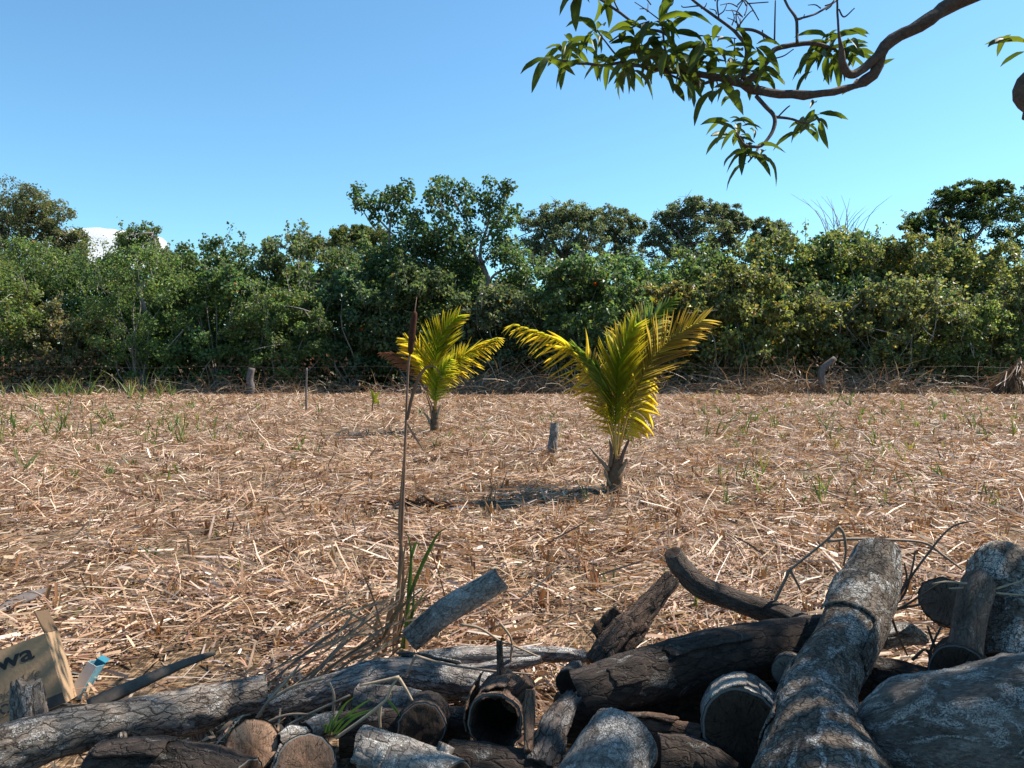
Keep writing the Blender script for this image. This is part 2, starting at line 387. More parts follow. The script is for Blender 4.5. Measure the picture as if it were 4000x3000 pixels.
STRAW = np.array([(0.52, 0.37, 0.235), (0.43, 0.28, 0.165), (0.32, 0.19, 0.11), (0.22, 0.118, 0.064), (0.44, 0.34, 0.255), (0.12, 0.07, 0.042), (0.70, 0.57, 0.43)]) * np.array([1.06, 1.06, 1.12])
def straw_layer(mb, n, y0, y1, wscale=1.0, K=3, lmean=0.2):
    x, y = field_points(n, y0, y1)
    pile = pilev(x, y)
    keep = rng.random(n) < 0.08 + 0.92 * pile ** 1.5
    x, y, pile = x[keep], y[keep], pile[keep]; n = len(x)
    z = ghv(x, y) + 0.004 + rng.random(n) ** 1.3 * (0.025 + 0.085 * pile)
    # mown swathes: straws locally share a direction
    loc = 2.4 * np.sin(x * 0.8 + 1.3 * np.sin(y * 0.6)) + 1.7 * np.sin(y * 0.9 + x * 0.35)
    az = np.where(rng.random(n) < 0.45, loc + rng.normal(0, 0.5, n), rng.random(n) * 6.283)
    tilt = np.abs(rng.normal(0, 0.24, n)) * np.where(rng.random(n) < 0.1, 2.6, 1.0)
    tilt = np.where(y < 4.2, np.clip(tilt, 0, 0.35), np.clip(tilt, 0, 1.3))
    d = np.stack([np.cos(az) * np.cos(tilt), np.sin(az) * np.cos(tilt), np.sin(tilt)], 1)
    L = np.clip(rng.lognormal(math.log(lmean), 0.6, n), 0.025, np.where(y < 4.2, 0.4, 0.5))
    W = np.clip(rng.lognormal(math.log(0.0085), 0.45, n), 0.003, 0.026) * wscale
    roll = rng.normal(0, 0.7, n)
    s0 = norm(np.cross(d, np.array([0, 0, 1.0]))); up = np.cross(s0, d)
    side = s0 * np.cos(roll)[:, None] + up * np.sin(roll)[:, None]
    bend = rvec(n) * (L * rng.random(n) * 0.42)[:, None]; bend[:, 2] = -np.abs(bend[:, 2])
    pos = np.stack([x, y, z], 1) - d * (L * 0.25)[:, None]
    pos[:, 2] = np.maximum(pos[:, 2], ghv(x, y) + 0.003)
    ci = rng.choice(len(STRAW), n, p=[0.22, 0.21, 0.18, 0.13, 0.09, 0.11, 0.06])
    far = np.clip(y / 34, 0, 1)[:, None]
    col = jit(STRAW[ci], n, 0.13, 0.03)
    ribbons(mb, pos, d, side, L, W, [1.0, 1.0, 0.75] if K == 3 else [1, 0.9], [0, 0.5, 1.0] if K == 3 else [0, 1.0], bend, col)
mb = MB()
straw_layer(mb, 85000, 2.0, 7.5, 1.0, 3, 0.13); straw_layer(mb, 45000, 3.2, 9.0, 0.5, 2, 0.05)
straw_layer(mb, 125000, 7.5, 14, 1.1, 3, 0.14)
straw_layer(mb, 150000, 14, 24, 1.3, 2, 0.16)
straw_layer(mb, 170000, 24, 35.2, 1.7, 2, 0.19)
tag(mb.build('straw_litter', M['straw']), 'pale brown cut reed straw covering the whole field', 'straw', kind='stuff')

def stubble(n, y0, y1, ws):
    """short cut stubs standing in tufts"""
    x, y = field_points(n, y0, y1)
    k = rng.integers(3, 9, n); X = np.repeat(x, k); Y = np.repeat(y, k); n2 = len(X)
    X = X + rng.normal(0, 0.035, n2); Y = Y + rng.normal(0, 0.03, n2)
    d = norm(np.stack([rng.normal(0, 0.22, n2), rng.normal(0, 0.22, n2), np.ones(n2)], 1))
    a = rng.random(n2) * 6.283; side = norm(np.cross(d, np.stack([np.cos(a), np.sin(a), np.zeros(n2)], 1)))
    L = rng.uniform(0.05, 0.15, n2); W = rng.uniform(0.012, 0.03, n2) * ws
    cc = np.array([(0.30, 0.155, 0.075), (0.34, 0.2, 0.105), (0.22, 0.11, 0.055), (0.4, 0.27, 0.165)])
    col = jit(cc[rng.integers(0, 4, n2)], n2, 0.15, 0.04)
    pos = np.stack([X, Y, ghv(X, Y)], 1)
    ribbons(mbs, pos, d, side, L, W, [1.1, 1, 0.95], [0, 0.5, 1], rvec(n2) * 0.015, col, fold=0.3)
mbs = MB()
stubble(260, 3.9, 9, 0.9); stubble(420, 9, 20, 1.1); stubble(300, 20, 33, 1.5)
tag(mbs.build('reed_stubble', M['straw']), 'short orange brown reed stubs standing in tufts across the field', 'stubble', kind='stuff')

# ------------------------------------------------------------------ logs
def make_log(name, label, pts, mat, face=('cut_dark', 'cut_dark'), rough=0.06, ridge=0.02, seed=0.0, tilt=(0, 0), tdir=(0, 0), cat='log',
             ends=('cut', 'cut'), group='logs in the firewood pile', hollow=None, tint=(1, 1, 1), knots=(), flaps=(), sides=44, squash=1.0, bow=0):
    """pts: (px, py, distance, radius in px) along the log"""
    w = [list(P(a, b, Y)) + [PX(r, Y)] for a, b, Y, r in pts]
    arr = np.array(w, float)
    length = np.linalg.norm(np.diff(arr[:, :3], axis=0), axis=1).sum()
    n = int(np.clip(length / 0.011, 14, 110))
    cr = catmull(arr, n); c = cr[:, :3]; r = cr[:, 3]
    t, u, wv = frames(c)
    s = np.concatenate([[0], np.cumsum(np.linalg.norm(np.diff(c, axis=0), axis=1))])
    a = np.linspace(0, 2 * np.pi, sides, endpoint=False)
    V = np.zeros((n, sides, 3)); K = np.zeros((n, sides, 3))
    for i in range(n):
        for j in range(sides):
            ca, sa = math.cos(a[j]), math.sin(a[j])
            q = Vector((s[i] * 5 + seed, ca * 0.9 + seed * 2.1, sa * 0.9))
            low = mnoise.noise(q) + 0.5 * mnoise.noise(q * 2.3)
            qq = Vector((s[i] * 9 + seed, ca * r[i] * 55, sa * r[i] * 55 + seed))
            rd = abs(mnoise.noise(qq)) + 0.5 * abs(mnoise.noise(qq * 2.1))
            q3 = Vector((s[i] * 45 + seed, ca * r[i] * 70, sa * r[i] * 70))
            dr = 1 + rough * low * 1.3 - ridge * rd * 2.2 + ridge * 0.5 * mnoise.noise(q3)
            ax = 0.0
            for e, (ii, sign) in enumerate(((0, -1), (n - 1, 1))):
                fall = max(0.0, 1 - abs(i - ii) * (length / n) / (r[ii] * 1.6))
                if fall > 0:
                    ax += sign * 0 + fall * math.cos(a[j] - tdir[e]) * r[ii] * math.tan(tilt[e])
                    if ends[e] == 'broken':
                        ax -= -sign * fall * r[ii] * 0.9 * (abs(mnoise.noise(Vector((ca * 2.5 + seed, sa * 2.5, e * 9.0)))) + 0.4 * mnoise.noise(Vector((ca * 7, sa * 7, seed))))
                    if ends[e] == 'round':
                        dr *= math.sqrt(max(0.05, 1 - max(0, fall - 0.35) ** 2 * 2.0)) if fall > 0.35 else 1
            K[i, j] = (s[i], ca * r[i], sa * r[i])
            V[i, j] = c[i] + r[i] * dr * (ca * u[i] + sa * wv[i] * squash) + t[i] * ax
    root = thing(name, label, cat, tuple(c[0]), group)
    mb = MB(); idx = np.arange(n * sides).reshape(n, sides); nx = np.roll(idx, -1, 1)
    q = np.stack([idx[:-1], nx[:-1], nx[1:], idx[1:]], -1).reshape(-1, 4)
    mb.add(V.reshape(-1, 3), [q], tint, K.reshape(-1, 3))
    mb.build('bark', M[mat], root, logco=True)
    for e, i in enumerate((0, n - 1)):
        sign = -1 if e == 0 else 1
        ring = V[i]; cen = ring.mean(0)
        rr = [0.985, 0.93, 0.75, 0.55, 0.35, 0.15]
        if hollow and hollow[0] == e: rr = [0.985, 0.93, 0.8, hollow[1] + 0.1, hollow[1]]
        vs_, ks = [], []
        for m_, f in enumerate(rr):
            for j in range(sides):
                if hollow and hollow[0] == e and f < 0.75: f = f * (1 + 0.3 * mnoise.noise(Vector((math.cos(a[j]) * 1.5, math.sin(a[j]) * 1.5, 4.2))))
                p = cen + (ring[j] - cen) * f
                cr_ = 0.006 * mnoise.noise(Vector(p) * 40) * (f < 0.9)
                vs_.append(p + t[i] * sign * (cr_ - (0.004 if f > 0.95 else 0.0)))
                ks.append((f, math.cos(a[j]) * r[i] * f, math.sin(a[j]) * r[i] * f))
        m_ = len(rr); ii = np.arange(m_ * sides).reshape(m_, sides); ni = np.roll(ii, -1, 1)
        q = np.stack([ii[:-1], ni[:-1], ni[1:], ii[1:]], -1).reshape(-1, 4)
        fs = [q]
        if hollow and hollow[0] == e:
            dp = 0.28; base = [vs_[k] for k in ii[-1]]
            for k in range(sides):
                vs_.append(np.asarray(base[k]) * 0.85 + cen * 0.15 - t[i] * sign * dp); ks.append((0.3, 0, 0))
            last = ii[-1]; nw = np.arange(m_ * sides, (m_ + 1) * sides)
            fs += [np.stack([last, np.roll(last, -1), np.roll(nw, -1), nw], -1), nw[None, :]]
        else:
            vs_.append(cen); ks.append((0, 0, 0)); ct = len(vs_) - 1; last = ii[-1]
            fs.append(np.stack([last, np.roll(last, -1), np.full(sides, ct)], -1))
        mf = MB(); mf.add(np.array(vs_), fs, (1, 1, 1), np.array(ks))
        mf.build('hollow_end' if hollow and hollow[0] == e else 'cut_face', M[face[e]], root, logco=True, color=False)
    # stubs of side branches
    for (f, ang, ln, rr_, lean) in knots:
        i = int(f * (n - 1)); o = c[i]; dv = math.cos(ang) * u[i] + math.sin(ang) * wv[i] + t[i] * lean; dv = dv / np.linalg.norm(dv)
        m2 = 10; s2 = 14; vs_, ks = [], []
        ref = np.cross(dv, t[i]); ref /= np.linalg.norm(ref); ref2 = np.cross(dv, ref)
        for k in range(m2 + 2):
            fr = min(k, m2) / m2; cc = o + dv * (r[i] * 0.6 + (ln + r[i] * 0.4) * fr)
            rad = rr_ * (1.45 - 0.55 * min(1, fr * 1.8)) * (1.0 if k <= m2 else 0.02)
            for j in range(s2):
                b_ = 2 * math.pi * j / s2
                nn_ = 1 + 0.16 * mnoise.noise(Vector((math.cos(b_) * 1.6 + seed, math.sin(b_) * 1.6, fr * 3)))
                vs_.append(cc + rad * nn_ * (math.cos(b_) * ref + math.sin(b_) * ref2)); ks.append((fr * ln + seed, math.cos(b_) * rr_, math.sin(b_) * rr_))
        ii = np.arange((m2 + 2) * s2).reshape(m2 + 2, s2); ni = np.roll(ii, -1, 1)
        q = np.stack([ii[:-1], ni[:-1], ni[1:], ii[1:]], -1).reshape(-1, 4)
        mk = MB(); mk.add(np.array(vs_), [q], tint, np.array(ks)); mk.build('branch_stub', M[mat], root, logco=True)
    # shards of bark lifting off
    for (f0, f1, a0, a1, lift) in flaps:
        nu, nv = 14, 12; vs_, ks = [], []
        for lay in (0, 1):
            for x in range(nu):
                for y in range(nv):
                    fu, fv = x / (nu - 1), y / (nv - 1)
                    er = 0.16 * mnoise.noise(Vector((fv * 4 + seed, f0 * 30, 1.0))) * (fu * 2 - 1)
                    ev = 0.2 * mnoise.noise(Vector((fu * 4 + seed, f0 * 30, 5.0))) * (fv * 2 - 1)
                    ff = np.clip(f0 + (f1 - f0) * (fu + er * 0.5), 0, 1); an = a0 + (a1 - a0) * (fv + ev * 0.5)
                    pos_i = ff * (n - 1); i = int(min(pos_i, n - 2)); g = pos_i - i
                    cc = c[i] * (1 - g) + c[i + 1] * g; rad = r[i] * (1 - g) + r[i + 1] * g
                    d = math.cos(an) * u[i] + math.sin(an) * wv[i] * squash
                    h = rad * (1.0 + 0.03 + lift * (fv ** 2)) + 0.004 * mnoise.noise(Vector((fu * 6, fv * 6, seed))) - lay * 0.006
                    vs_.append(cc + d * h); ks.append((s[i] + 3, math.cos(an) * rad, math.sin(an) * rad))
        g0 = np.arange(nu * nv).reshape(nu, nv); g1 = g0 + nu * nv
        quad = lambda g: np.stack([g[:-1, :-1], g[:-1, 1:], g[1:, 1:], g[1:, :-1]], -1).reshape(-1, 4)
        rim = np.concatenate([g0[0, :], g0[1:, -1], g0[-1, ::-1][1:], g0[::-1, 0][1:]])
        rim2 = rim + nu * nv
        sideq = np.stack([rim[:-1], rim2[:-1], rim2[1:], rim[1:]], -1)
        mf = MB(); mf.add(np.array(vs_), [quad(g0), quad(g1)[:, ::-1], sideq], tint, np.array(ks)); mf.build('bark_flap', M[mat], root, logco=True)
    return root

PI = math.pi
LOGS = [
 dict(name='log', label='long grey fissured log lying across the lower left corner', pts=[(-80, 2965, 2.62, 118), (180, 2885, 2.72, 100), (497, 2815, 2.85, 80), (776, 2768, 2.98, 88), (900, 2735, 3.05, 72), (1045, 2705, 3.1, 70)], mat='bark_grey', face=('cut_dark', 'cut_brown'), rough=0.09, ridge=0.03, seed=1.3, knots=((0.71, PI, 0.03, 0.035, 0.2), (0.45, 1.9, 0.015, 0.02, 0))),
 dict(name='log', label='upright grey stub in front of the cardboard box', pts=[(118, 2850, 2.98, 66), (112, 2760, 3.0, 64), (108, 2680, 3.02, 55)], mat='bark_grey', face=('cut_grey', 'cut_grey'), rough=0.12, ridge=0.05, seed=2.9, ends=('cut', 'broken'), flaps=((0.2, 0.9, 4.2, 5.4, 0.25),)),
 dict(name='log', label='dark log under the long grey log, pale bark peeling on top', pts=[(380, 3010, 2.6, 105), (640, 3005, 2.56, 118), (960, 3085, 2.45, 120)], mat='bark_dark', face=('cut_dark', 'cut_dark'), rough=0.08, ridge=0.05, seed=3.7, flaps=((0.05, 0.5, -0.5, 0.7, 0.12), (0.35, 0.75, 0.9, 1.7, 0.1))),
 dict(name='log', label='sawn log with round tan end facing out, leftmost of the round ends', pts=[(985, 2915, 2.62, 106), (960, 2960, 2.85, 100)], mat='bark_brown', face=('cut_tan', 'cut_dark'), rough=0.05, ridge=0.03, seed=4.4, flaps=((0.0, 0.9, 1.0, 1.7, 0.1),)),
 dict(name='log', label='sawn log with brown end and pale bark, cut off by the bottom edge', pts=[(1195, 2992, 2.5, 122), (1190, 3010, 2.78, 118)], mat='bark_pale', face=('cut_brown', 'cut_dark'), rough=0.06, ridge=0.03, seed=5.1, flaps=((0.0, 0.8, 4.6, 5.5, 0.08),)),
 dict(name='log', label='stubby pale barked log with reddish peeled end at the bottom edge', pts=[(1440, 2955, 2.55, 108), (1600, 3010, 2.45, 112), (1780, 3090, 2.32, 116)], mat='bark_pale', face=('cut_red', 'cut_dark'), rough=0.07, ridge=0.03, seed=6.6, tilt=(R(28), 0), tdir=(2.4, 0), knots=((0.75, 5.6, 0.02, 0.03, 0),), flaps=((0.03, 0.35, 0.4, 1.3, 0.05),)),
 dict(name='log', label='log with dark cracked oval end facing out, left of the hollow log', pts=[(1645, 2845, 2.62, 100), (1670, 2790, 3.0, 95)], mat='bark_dark', face=('cut_dark', 'cut_dark'), rough=0.08, ridge=0.04, seed=7.2),
 dict(name='log', label='hollow log with a dark round hole in its end', pts=[(1932, 2822, 2.58, 118), (1950, 2775, 2.78, 112), (1975, 2725, 2.98, 105)], mat='bark_brown', face=('cut_dark', 'cut_dark'), rough=0.09, ridge=0.05, seed=8.8, hollow=(0, 0.62), knots=((0.35, 0.75, 0.075, 0.030, -0.3), (0.7, -0.05, 0.13, 0.014, 0.0)), flaps=((0.0, 0.95, 4.4, 5.6, 0.28), (0.1, 0.9, 5.6, 6.6, 0.12))),
 dict(name='log', label='long weathered driftwood log lying behind the round ends', pts=[(1045, 2760, 3.25, 40), (1200, 2722, 3.3, 56), (1370, 2668, 3.35, 66), (1560, 2640, 3.38, 74), (1760, 2660, 3.38, 66), (1960, 2690, 3.35, 48)], mat='driftwood', face=('cut_dark', 'cut_dark'), rough=0.13, ridge=0.06, seed=9.5, ends=('broken', 'broken'), flaps=((0.55, 0.8, 4.9, 5.9, 0.2),)),
 dict(name='log', label='silvery split limb lying on the straw, topmost of the driftwood', pts=[(1640, 2578, 3.62, 32), (1800, 2566, 3.64, 40), (2030, 2558, 3.66, 32), (2200, 2556, 3.66, 30), (2335, 2572, 3.66, 18)], mat='driftwood', rough=0.14, ridge=0.09, seed=10.1, ends=('broken', 'broken'), tint=(1.15, 1.17, 1.2)),
 dict(name='log', label='silvery limb of driftwood forking between the weathered logs', pts=[(1600, 2650, 3.52, 34), (1800, 2630, 3.54, 36), (1960, 2606, 3.56, 30), (2110, 2576, 3.58, 16)], mat='driftwood', rough=0.12, ridge=0.09, seed=10.9, ends=('broken', 'broken'), tint=(1.1, 1.12, 1.16)),
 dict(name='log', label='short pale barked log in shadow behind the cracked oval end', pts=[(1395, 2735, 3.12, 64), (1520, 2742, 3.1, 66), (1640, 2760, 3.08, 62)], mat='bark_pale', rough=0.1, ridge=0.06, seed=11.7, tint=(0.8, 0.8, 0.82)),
 dict(name='log', label='pale lichen spotted post leaning up out of the straw', pts=[(1600, 2500, 3.75, 50), (1730, 2395, 3.78, 53), (1850, 2322, 3.8, 52), (1958, 2262, 3.82, 46)], mat='bark_pale', face=('cut_grey', 'cut_dark'), rough=0.05, ridge=0.02, seed=12.2, tilt=(0, R(-12)), tdir=(0, 0), flaps=((0.85, 1.0, 4.2, 5.6, 0.1),)),
 dict(name='log', label='thick dark log with a sawn slanting end, crossing the middle of the pile', pts=[(2275, 2712, 2.82, 98), (2480, 2655, 2.9, 112), (2723, 2590, 3.0, 118), (3000, 2535, 3.1, 110), (3260, 2500, 3.2, 100)], mat='bark_dark', face=('cut_brown', 'cut_dark'), rough=0.05, ridge=0.03, seed=13.3, tilt=(R(-30), 0), tdir=(0.6, 0), flaps=((0.3, 0.62, 0.2, 0.75, 0.1), (0.08, 0.2, 0.4, 1.2, 0.06))),
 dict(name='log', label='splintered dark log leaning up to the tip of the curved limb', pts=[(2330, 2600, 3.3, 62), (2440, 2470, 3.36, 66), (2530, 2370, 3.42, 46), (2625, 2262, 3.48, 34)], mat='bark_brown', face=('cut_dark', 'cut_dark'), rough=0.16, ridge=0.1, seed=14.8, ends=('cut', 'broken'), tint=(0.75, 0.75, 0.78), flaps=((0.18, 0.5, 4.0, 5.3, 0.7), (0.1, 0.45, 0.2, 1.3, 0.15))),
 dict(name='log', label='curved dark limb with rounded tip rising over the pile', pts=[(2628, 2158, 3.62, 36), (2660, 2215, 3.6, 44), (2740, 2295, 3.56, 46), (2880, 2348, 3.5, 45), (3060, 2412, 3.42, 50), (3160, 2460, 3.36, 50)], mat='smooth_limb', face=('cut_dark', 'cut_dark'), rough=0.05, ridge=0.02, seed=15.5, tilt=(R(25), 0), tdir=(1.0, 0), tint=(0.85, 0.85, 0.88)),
 dict(name='log', label='log with a big dark round end ringed with pale bark', pts=[(2898, 2850, 2.5, 158), (2890, 2780, 2.85, 150)], mat='bark_pale', face=('cut_dark', 'cut_dark'), rough=0.05, ridge=0.03, seed=16.1, flaps=((0.0, 0.9, 0.5, 1.6, 0.14), (0.0, 0.8, 5.4, 6.4, 0.07))),
 dict(name='log', label='wedge shaped pale speckled log end pointing up at the bottom edge', pts=[(2440, 2890, 2.5, 148), (2370, 2995, 2.4, 156), (2270, 3150, 2.25, 165)], mat='bark_pale', face=('cut_grey', 'cut_dark'), rough=0.05, ridge=0.03, seed=17.9, tint=(0.85, 0.86, 0.88), sides=48),
 dict(name='log', label='short log with a sunlit patch below the thick dark log', pts=[(2405, 2850, 2.75, 60), (2560, 2858, 2.72, 66), (2740, 2900, 2.66, 70)], mat='bark_brown', face=('cut_brown', 'cut_dark'), rough=0.12, ridge=0.06, seed=18.3, flaps=((0.1, 0.7, -0.7, 0.5, 0.2),)),
 dict(name='log', label='dark log running back under the wedge shaped log end', pts=[(2560, 2960, 2.5, 95), (2720, 2985, 2.5, 100), (2860, 3080, 2.4, 100)], mat='bark_dark', rough=0.07, ridge=0.04, seed=18.9),
 dict(name='log', label='small grey round log end behind the big leaning log', pts=[(3075, 2622, 2.86, 64), (3090, 2592, 3.1, 60)], mat='bark_grey', face=('cut_grey', 'cut_dark'), rough=0.04, ridge=0.02, seed=19.4),
 dict(name='log', label='big leaning log with scaly grey bark and a flared foot', pts=[(3415, 2178, 3.28, 92), (3385, 2310, 3.16, 118), (3305, 2500, 2.95, 121), (3215, 2660, 2.74, 132), (3190, 2800, 2.55, 165), (3205, 2920, 2.4, 215), (3215, 3060, 2.25, 265), (3240, 3330, 2.02, 330)], mat='bark_scale', face=('cut_dark', 'cut_dark'), rough=0.07, ridge=0.035, seed=20.2, tilt=(R(24), 0), tdir=(2.2, 0), flaps=((0.13, 0.27, -1.2, 1.0, 0.08), (0.22, 0.42, 4.2, 5.4, 0.12), (0.5, 0.75, 0.9, 1.9, 0.12)), knots=((0.84, 4.7, 0.05, 0.05, 0.4),), sides=56),
 dict(name='log', label='thick smooth grey log lying in the lower right corner', pts=[(3395, 2880, 2.42, 150), (3480, 2865, 2.38, 190), (3700, 2850, 2.32, 228), (3950, 2850, 2.26, 272), (4300, 2860, 2.18, 310)], mat='bark_blue', face=('cut_dark', 'cut_dark'), rough=0.07, ridge=0.035, seed=21.8, flaps=((0.66, 0.95, 4.0, 5.0, 0.1),), sides=60, ends=('round', 'cut')),
 dict(name='log', label='white scaly barked trunk standing at the right edge', pts=[(3905, 2135, 3.2, 92), (3925, 2250, 3.1, 132), (3950, 2400, 3.0, 140), (3960, 2620, 2.85, 150)], mat='bark_scale', face=('cut_dark', 'cut_dark'), rough=0.08, ridge=0.04, seed=22.6, ends=('round', 'cut'), tint=(1.25, 1.27, 1.27), flaps=((0.5, 0.8, 1.6, 3.3, 0.1), (0.15, 0.4, 1.5, 2.8, 0.08))),
 dict(name='log', label='smooth grey branch stub in front of the white scaly trunk', pts=[(3838, 2238, 2.95, 54), (3815, 2300, 2.92, 62), (3785, 2420, 2.86, 62), (3768, 2560, 2.8, 66)], mat='smooth_limb', face=('cut_grey', 'cut_dark'), rough=0.05, ridge=0.02, seed=23.1, tint=(1.5, 1.5, 1.55), ends=('round', 'cut')),
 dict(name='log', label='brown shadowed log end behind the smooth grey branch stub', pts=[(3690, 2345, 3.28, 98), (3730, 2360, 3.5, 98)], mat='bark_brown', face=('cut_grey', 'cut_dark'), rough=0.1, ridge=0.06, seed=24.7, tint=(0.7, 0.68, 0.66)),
 dict(name='log', label='dark half round log end above the thick smooth grey log', pts=[(3745, 2630, 2.72, 112), (3760, 2590, 3.0, 108)], mat='bark_dark', face=('cut_dark', 'cut_dark'), rough=0.03, ridge=0.02, seed=25.2),
 dict(name='log', label='dark log wedged between the big leaning log and the thick grey log', pts=[(3330, 2650, 2.95, 82), (3450, 2650, 2.9, 84), (3640, 2690, 2.8, 80)], mat='bark_dark', rough=0.08, ridge=0.05, seed=26.9),
 dict(name='log', label='small pale splintered chunk of wood right of the big leaning log', pts=[(3440, 2490, 3.45, 46), (3530, 2478, 3.5, 44), (3612, 2500, 3.52, 22)], mat='driftwood', face=('cut_grey', 'cut_tan'), rough=0.2, ridge=0.1, seed=27.5, ends=('broken', 'broken')),
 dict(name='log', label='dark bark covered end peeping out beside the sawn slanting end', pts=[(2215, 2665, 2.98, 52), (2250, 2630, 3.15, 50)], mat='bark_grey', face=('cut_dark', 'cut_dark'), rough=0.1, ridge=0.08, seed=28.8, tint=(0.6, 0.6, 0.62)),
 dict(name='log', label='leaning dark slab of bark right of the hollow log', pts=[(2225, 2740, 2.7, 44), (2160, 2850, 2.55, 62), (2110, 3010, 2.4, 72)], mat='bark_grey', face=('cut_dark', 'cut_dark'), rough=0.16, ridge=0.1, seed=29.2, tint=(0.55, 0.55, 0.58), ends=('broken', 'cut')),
 dict(name='log', label='small reddish chip of bark right of the hollow log', pts=[(2072, 2700, 2.56, 18), (2068, 2800, 2.5, 26), (2062, 2930, 2.42, 22)], mat='bark_brown', face=('cut_red', 'cut_red'), rough=0.2, ridge=0.12, seed=30.3, ends=('broken', 'broken'), sides=24),
 dict(name='log', label='small pale log peeping out above the two tan sawn ends', pts=[(1190, 2860, 2.8, 38), (1260, 2830, 2.9, 42), (1330, 2815, 3.0, 40)], mat='bark_pale', rough=0.1, ridge=0.05, seed=31.1),
 dict(name='log', label='pale crumbling wood chunk between the two tan sawn ends', pts=[(1095, 2890, 2.66, 26), (1140, 2872, 2.7, 34), (1190, 2865, 2.74, 24)], mat='bark_pale', rough=0.25, ridge=0.12, seed=32.4, ends=('broken', 'broken'), sides=24),
 dict(name='log', label='dark log in the gap below the hollow log', pts=[(1760, 2985, 2.5, 90), (1950, 3010, 2.45, 95), (2140, 3040, 2.42, 90)], mat='bark_dark', rough=0.06, ridge=0.04, seed=33.3),
 dict(name='log', label='shadowed log lying under the driftwood, seen between the round ends', pts=[(1330, 2870, 2.95, 85), (1560, 2850, 2.98, 88), (1840, 2850, 2.98, 84)], mat='bark_dark', rough=0.06, ridge=0.04, seed=34.6),
 dict(name='log', label='shadowed log lying lengthways beneath the thick dark log', pts=[(2180, 2800, 3.0, 95), (2450, 2800, 3.05, 98), (2800, 2760, 3.1, 96), (3120, 2740, 3.1, 92)], mat='bark_dark', rough=0.06, ridge=0.04, seed=35.7),
]
for k, L in enumerate(LOGS): make_log(**L)

# weathered stump in the field
make_log('tree_stump', 'short grey weathered stump standing left of the big palm', [(2152, 1792, 12.4, 21), (2160, 1730, 12.4, 19), (2166, 1655, 12.42, 17)], 'driftwood', ('cut_dark', 'cut_grey'), 0.12, 0.08, seed=41.0, cat='stump', group=None, ends=('cut', 'broken'), sides=24)

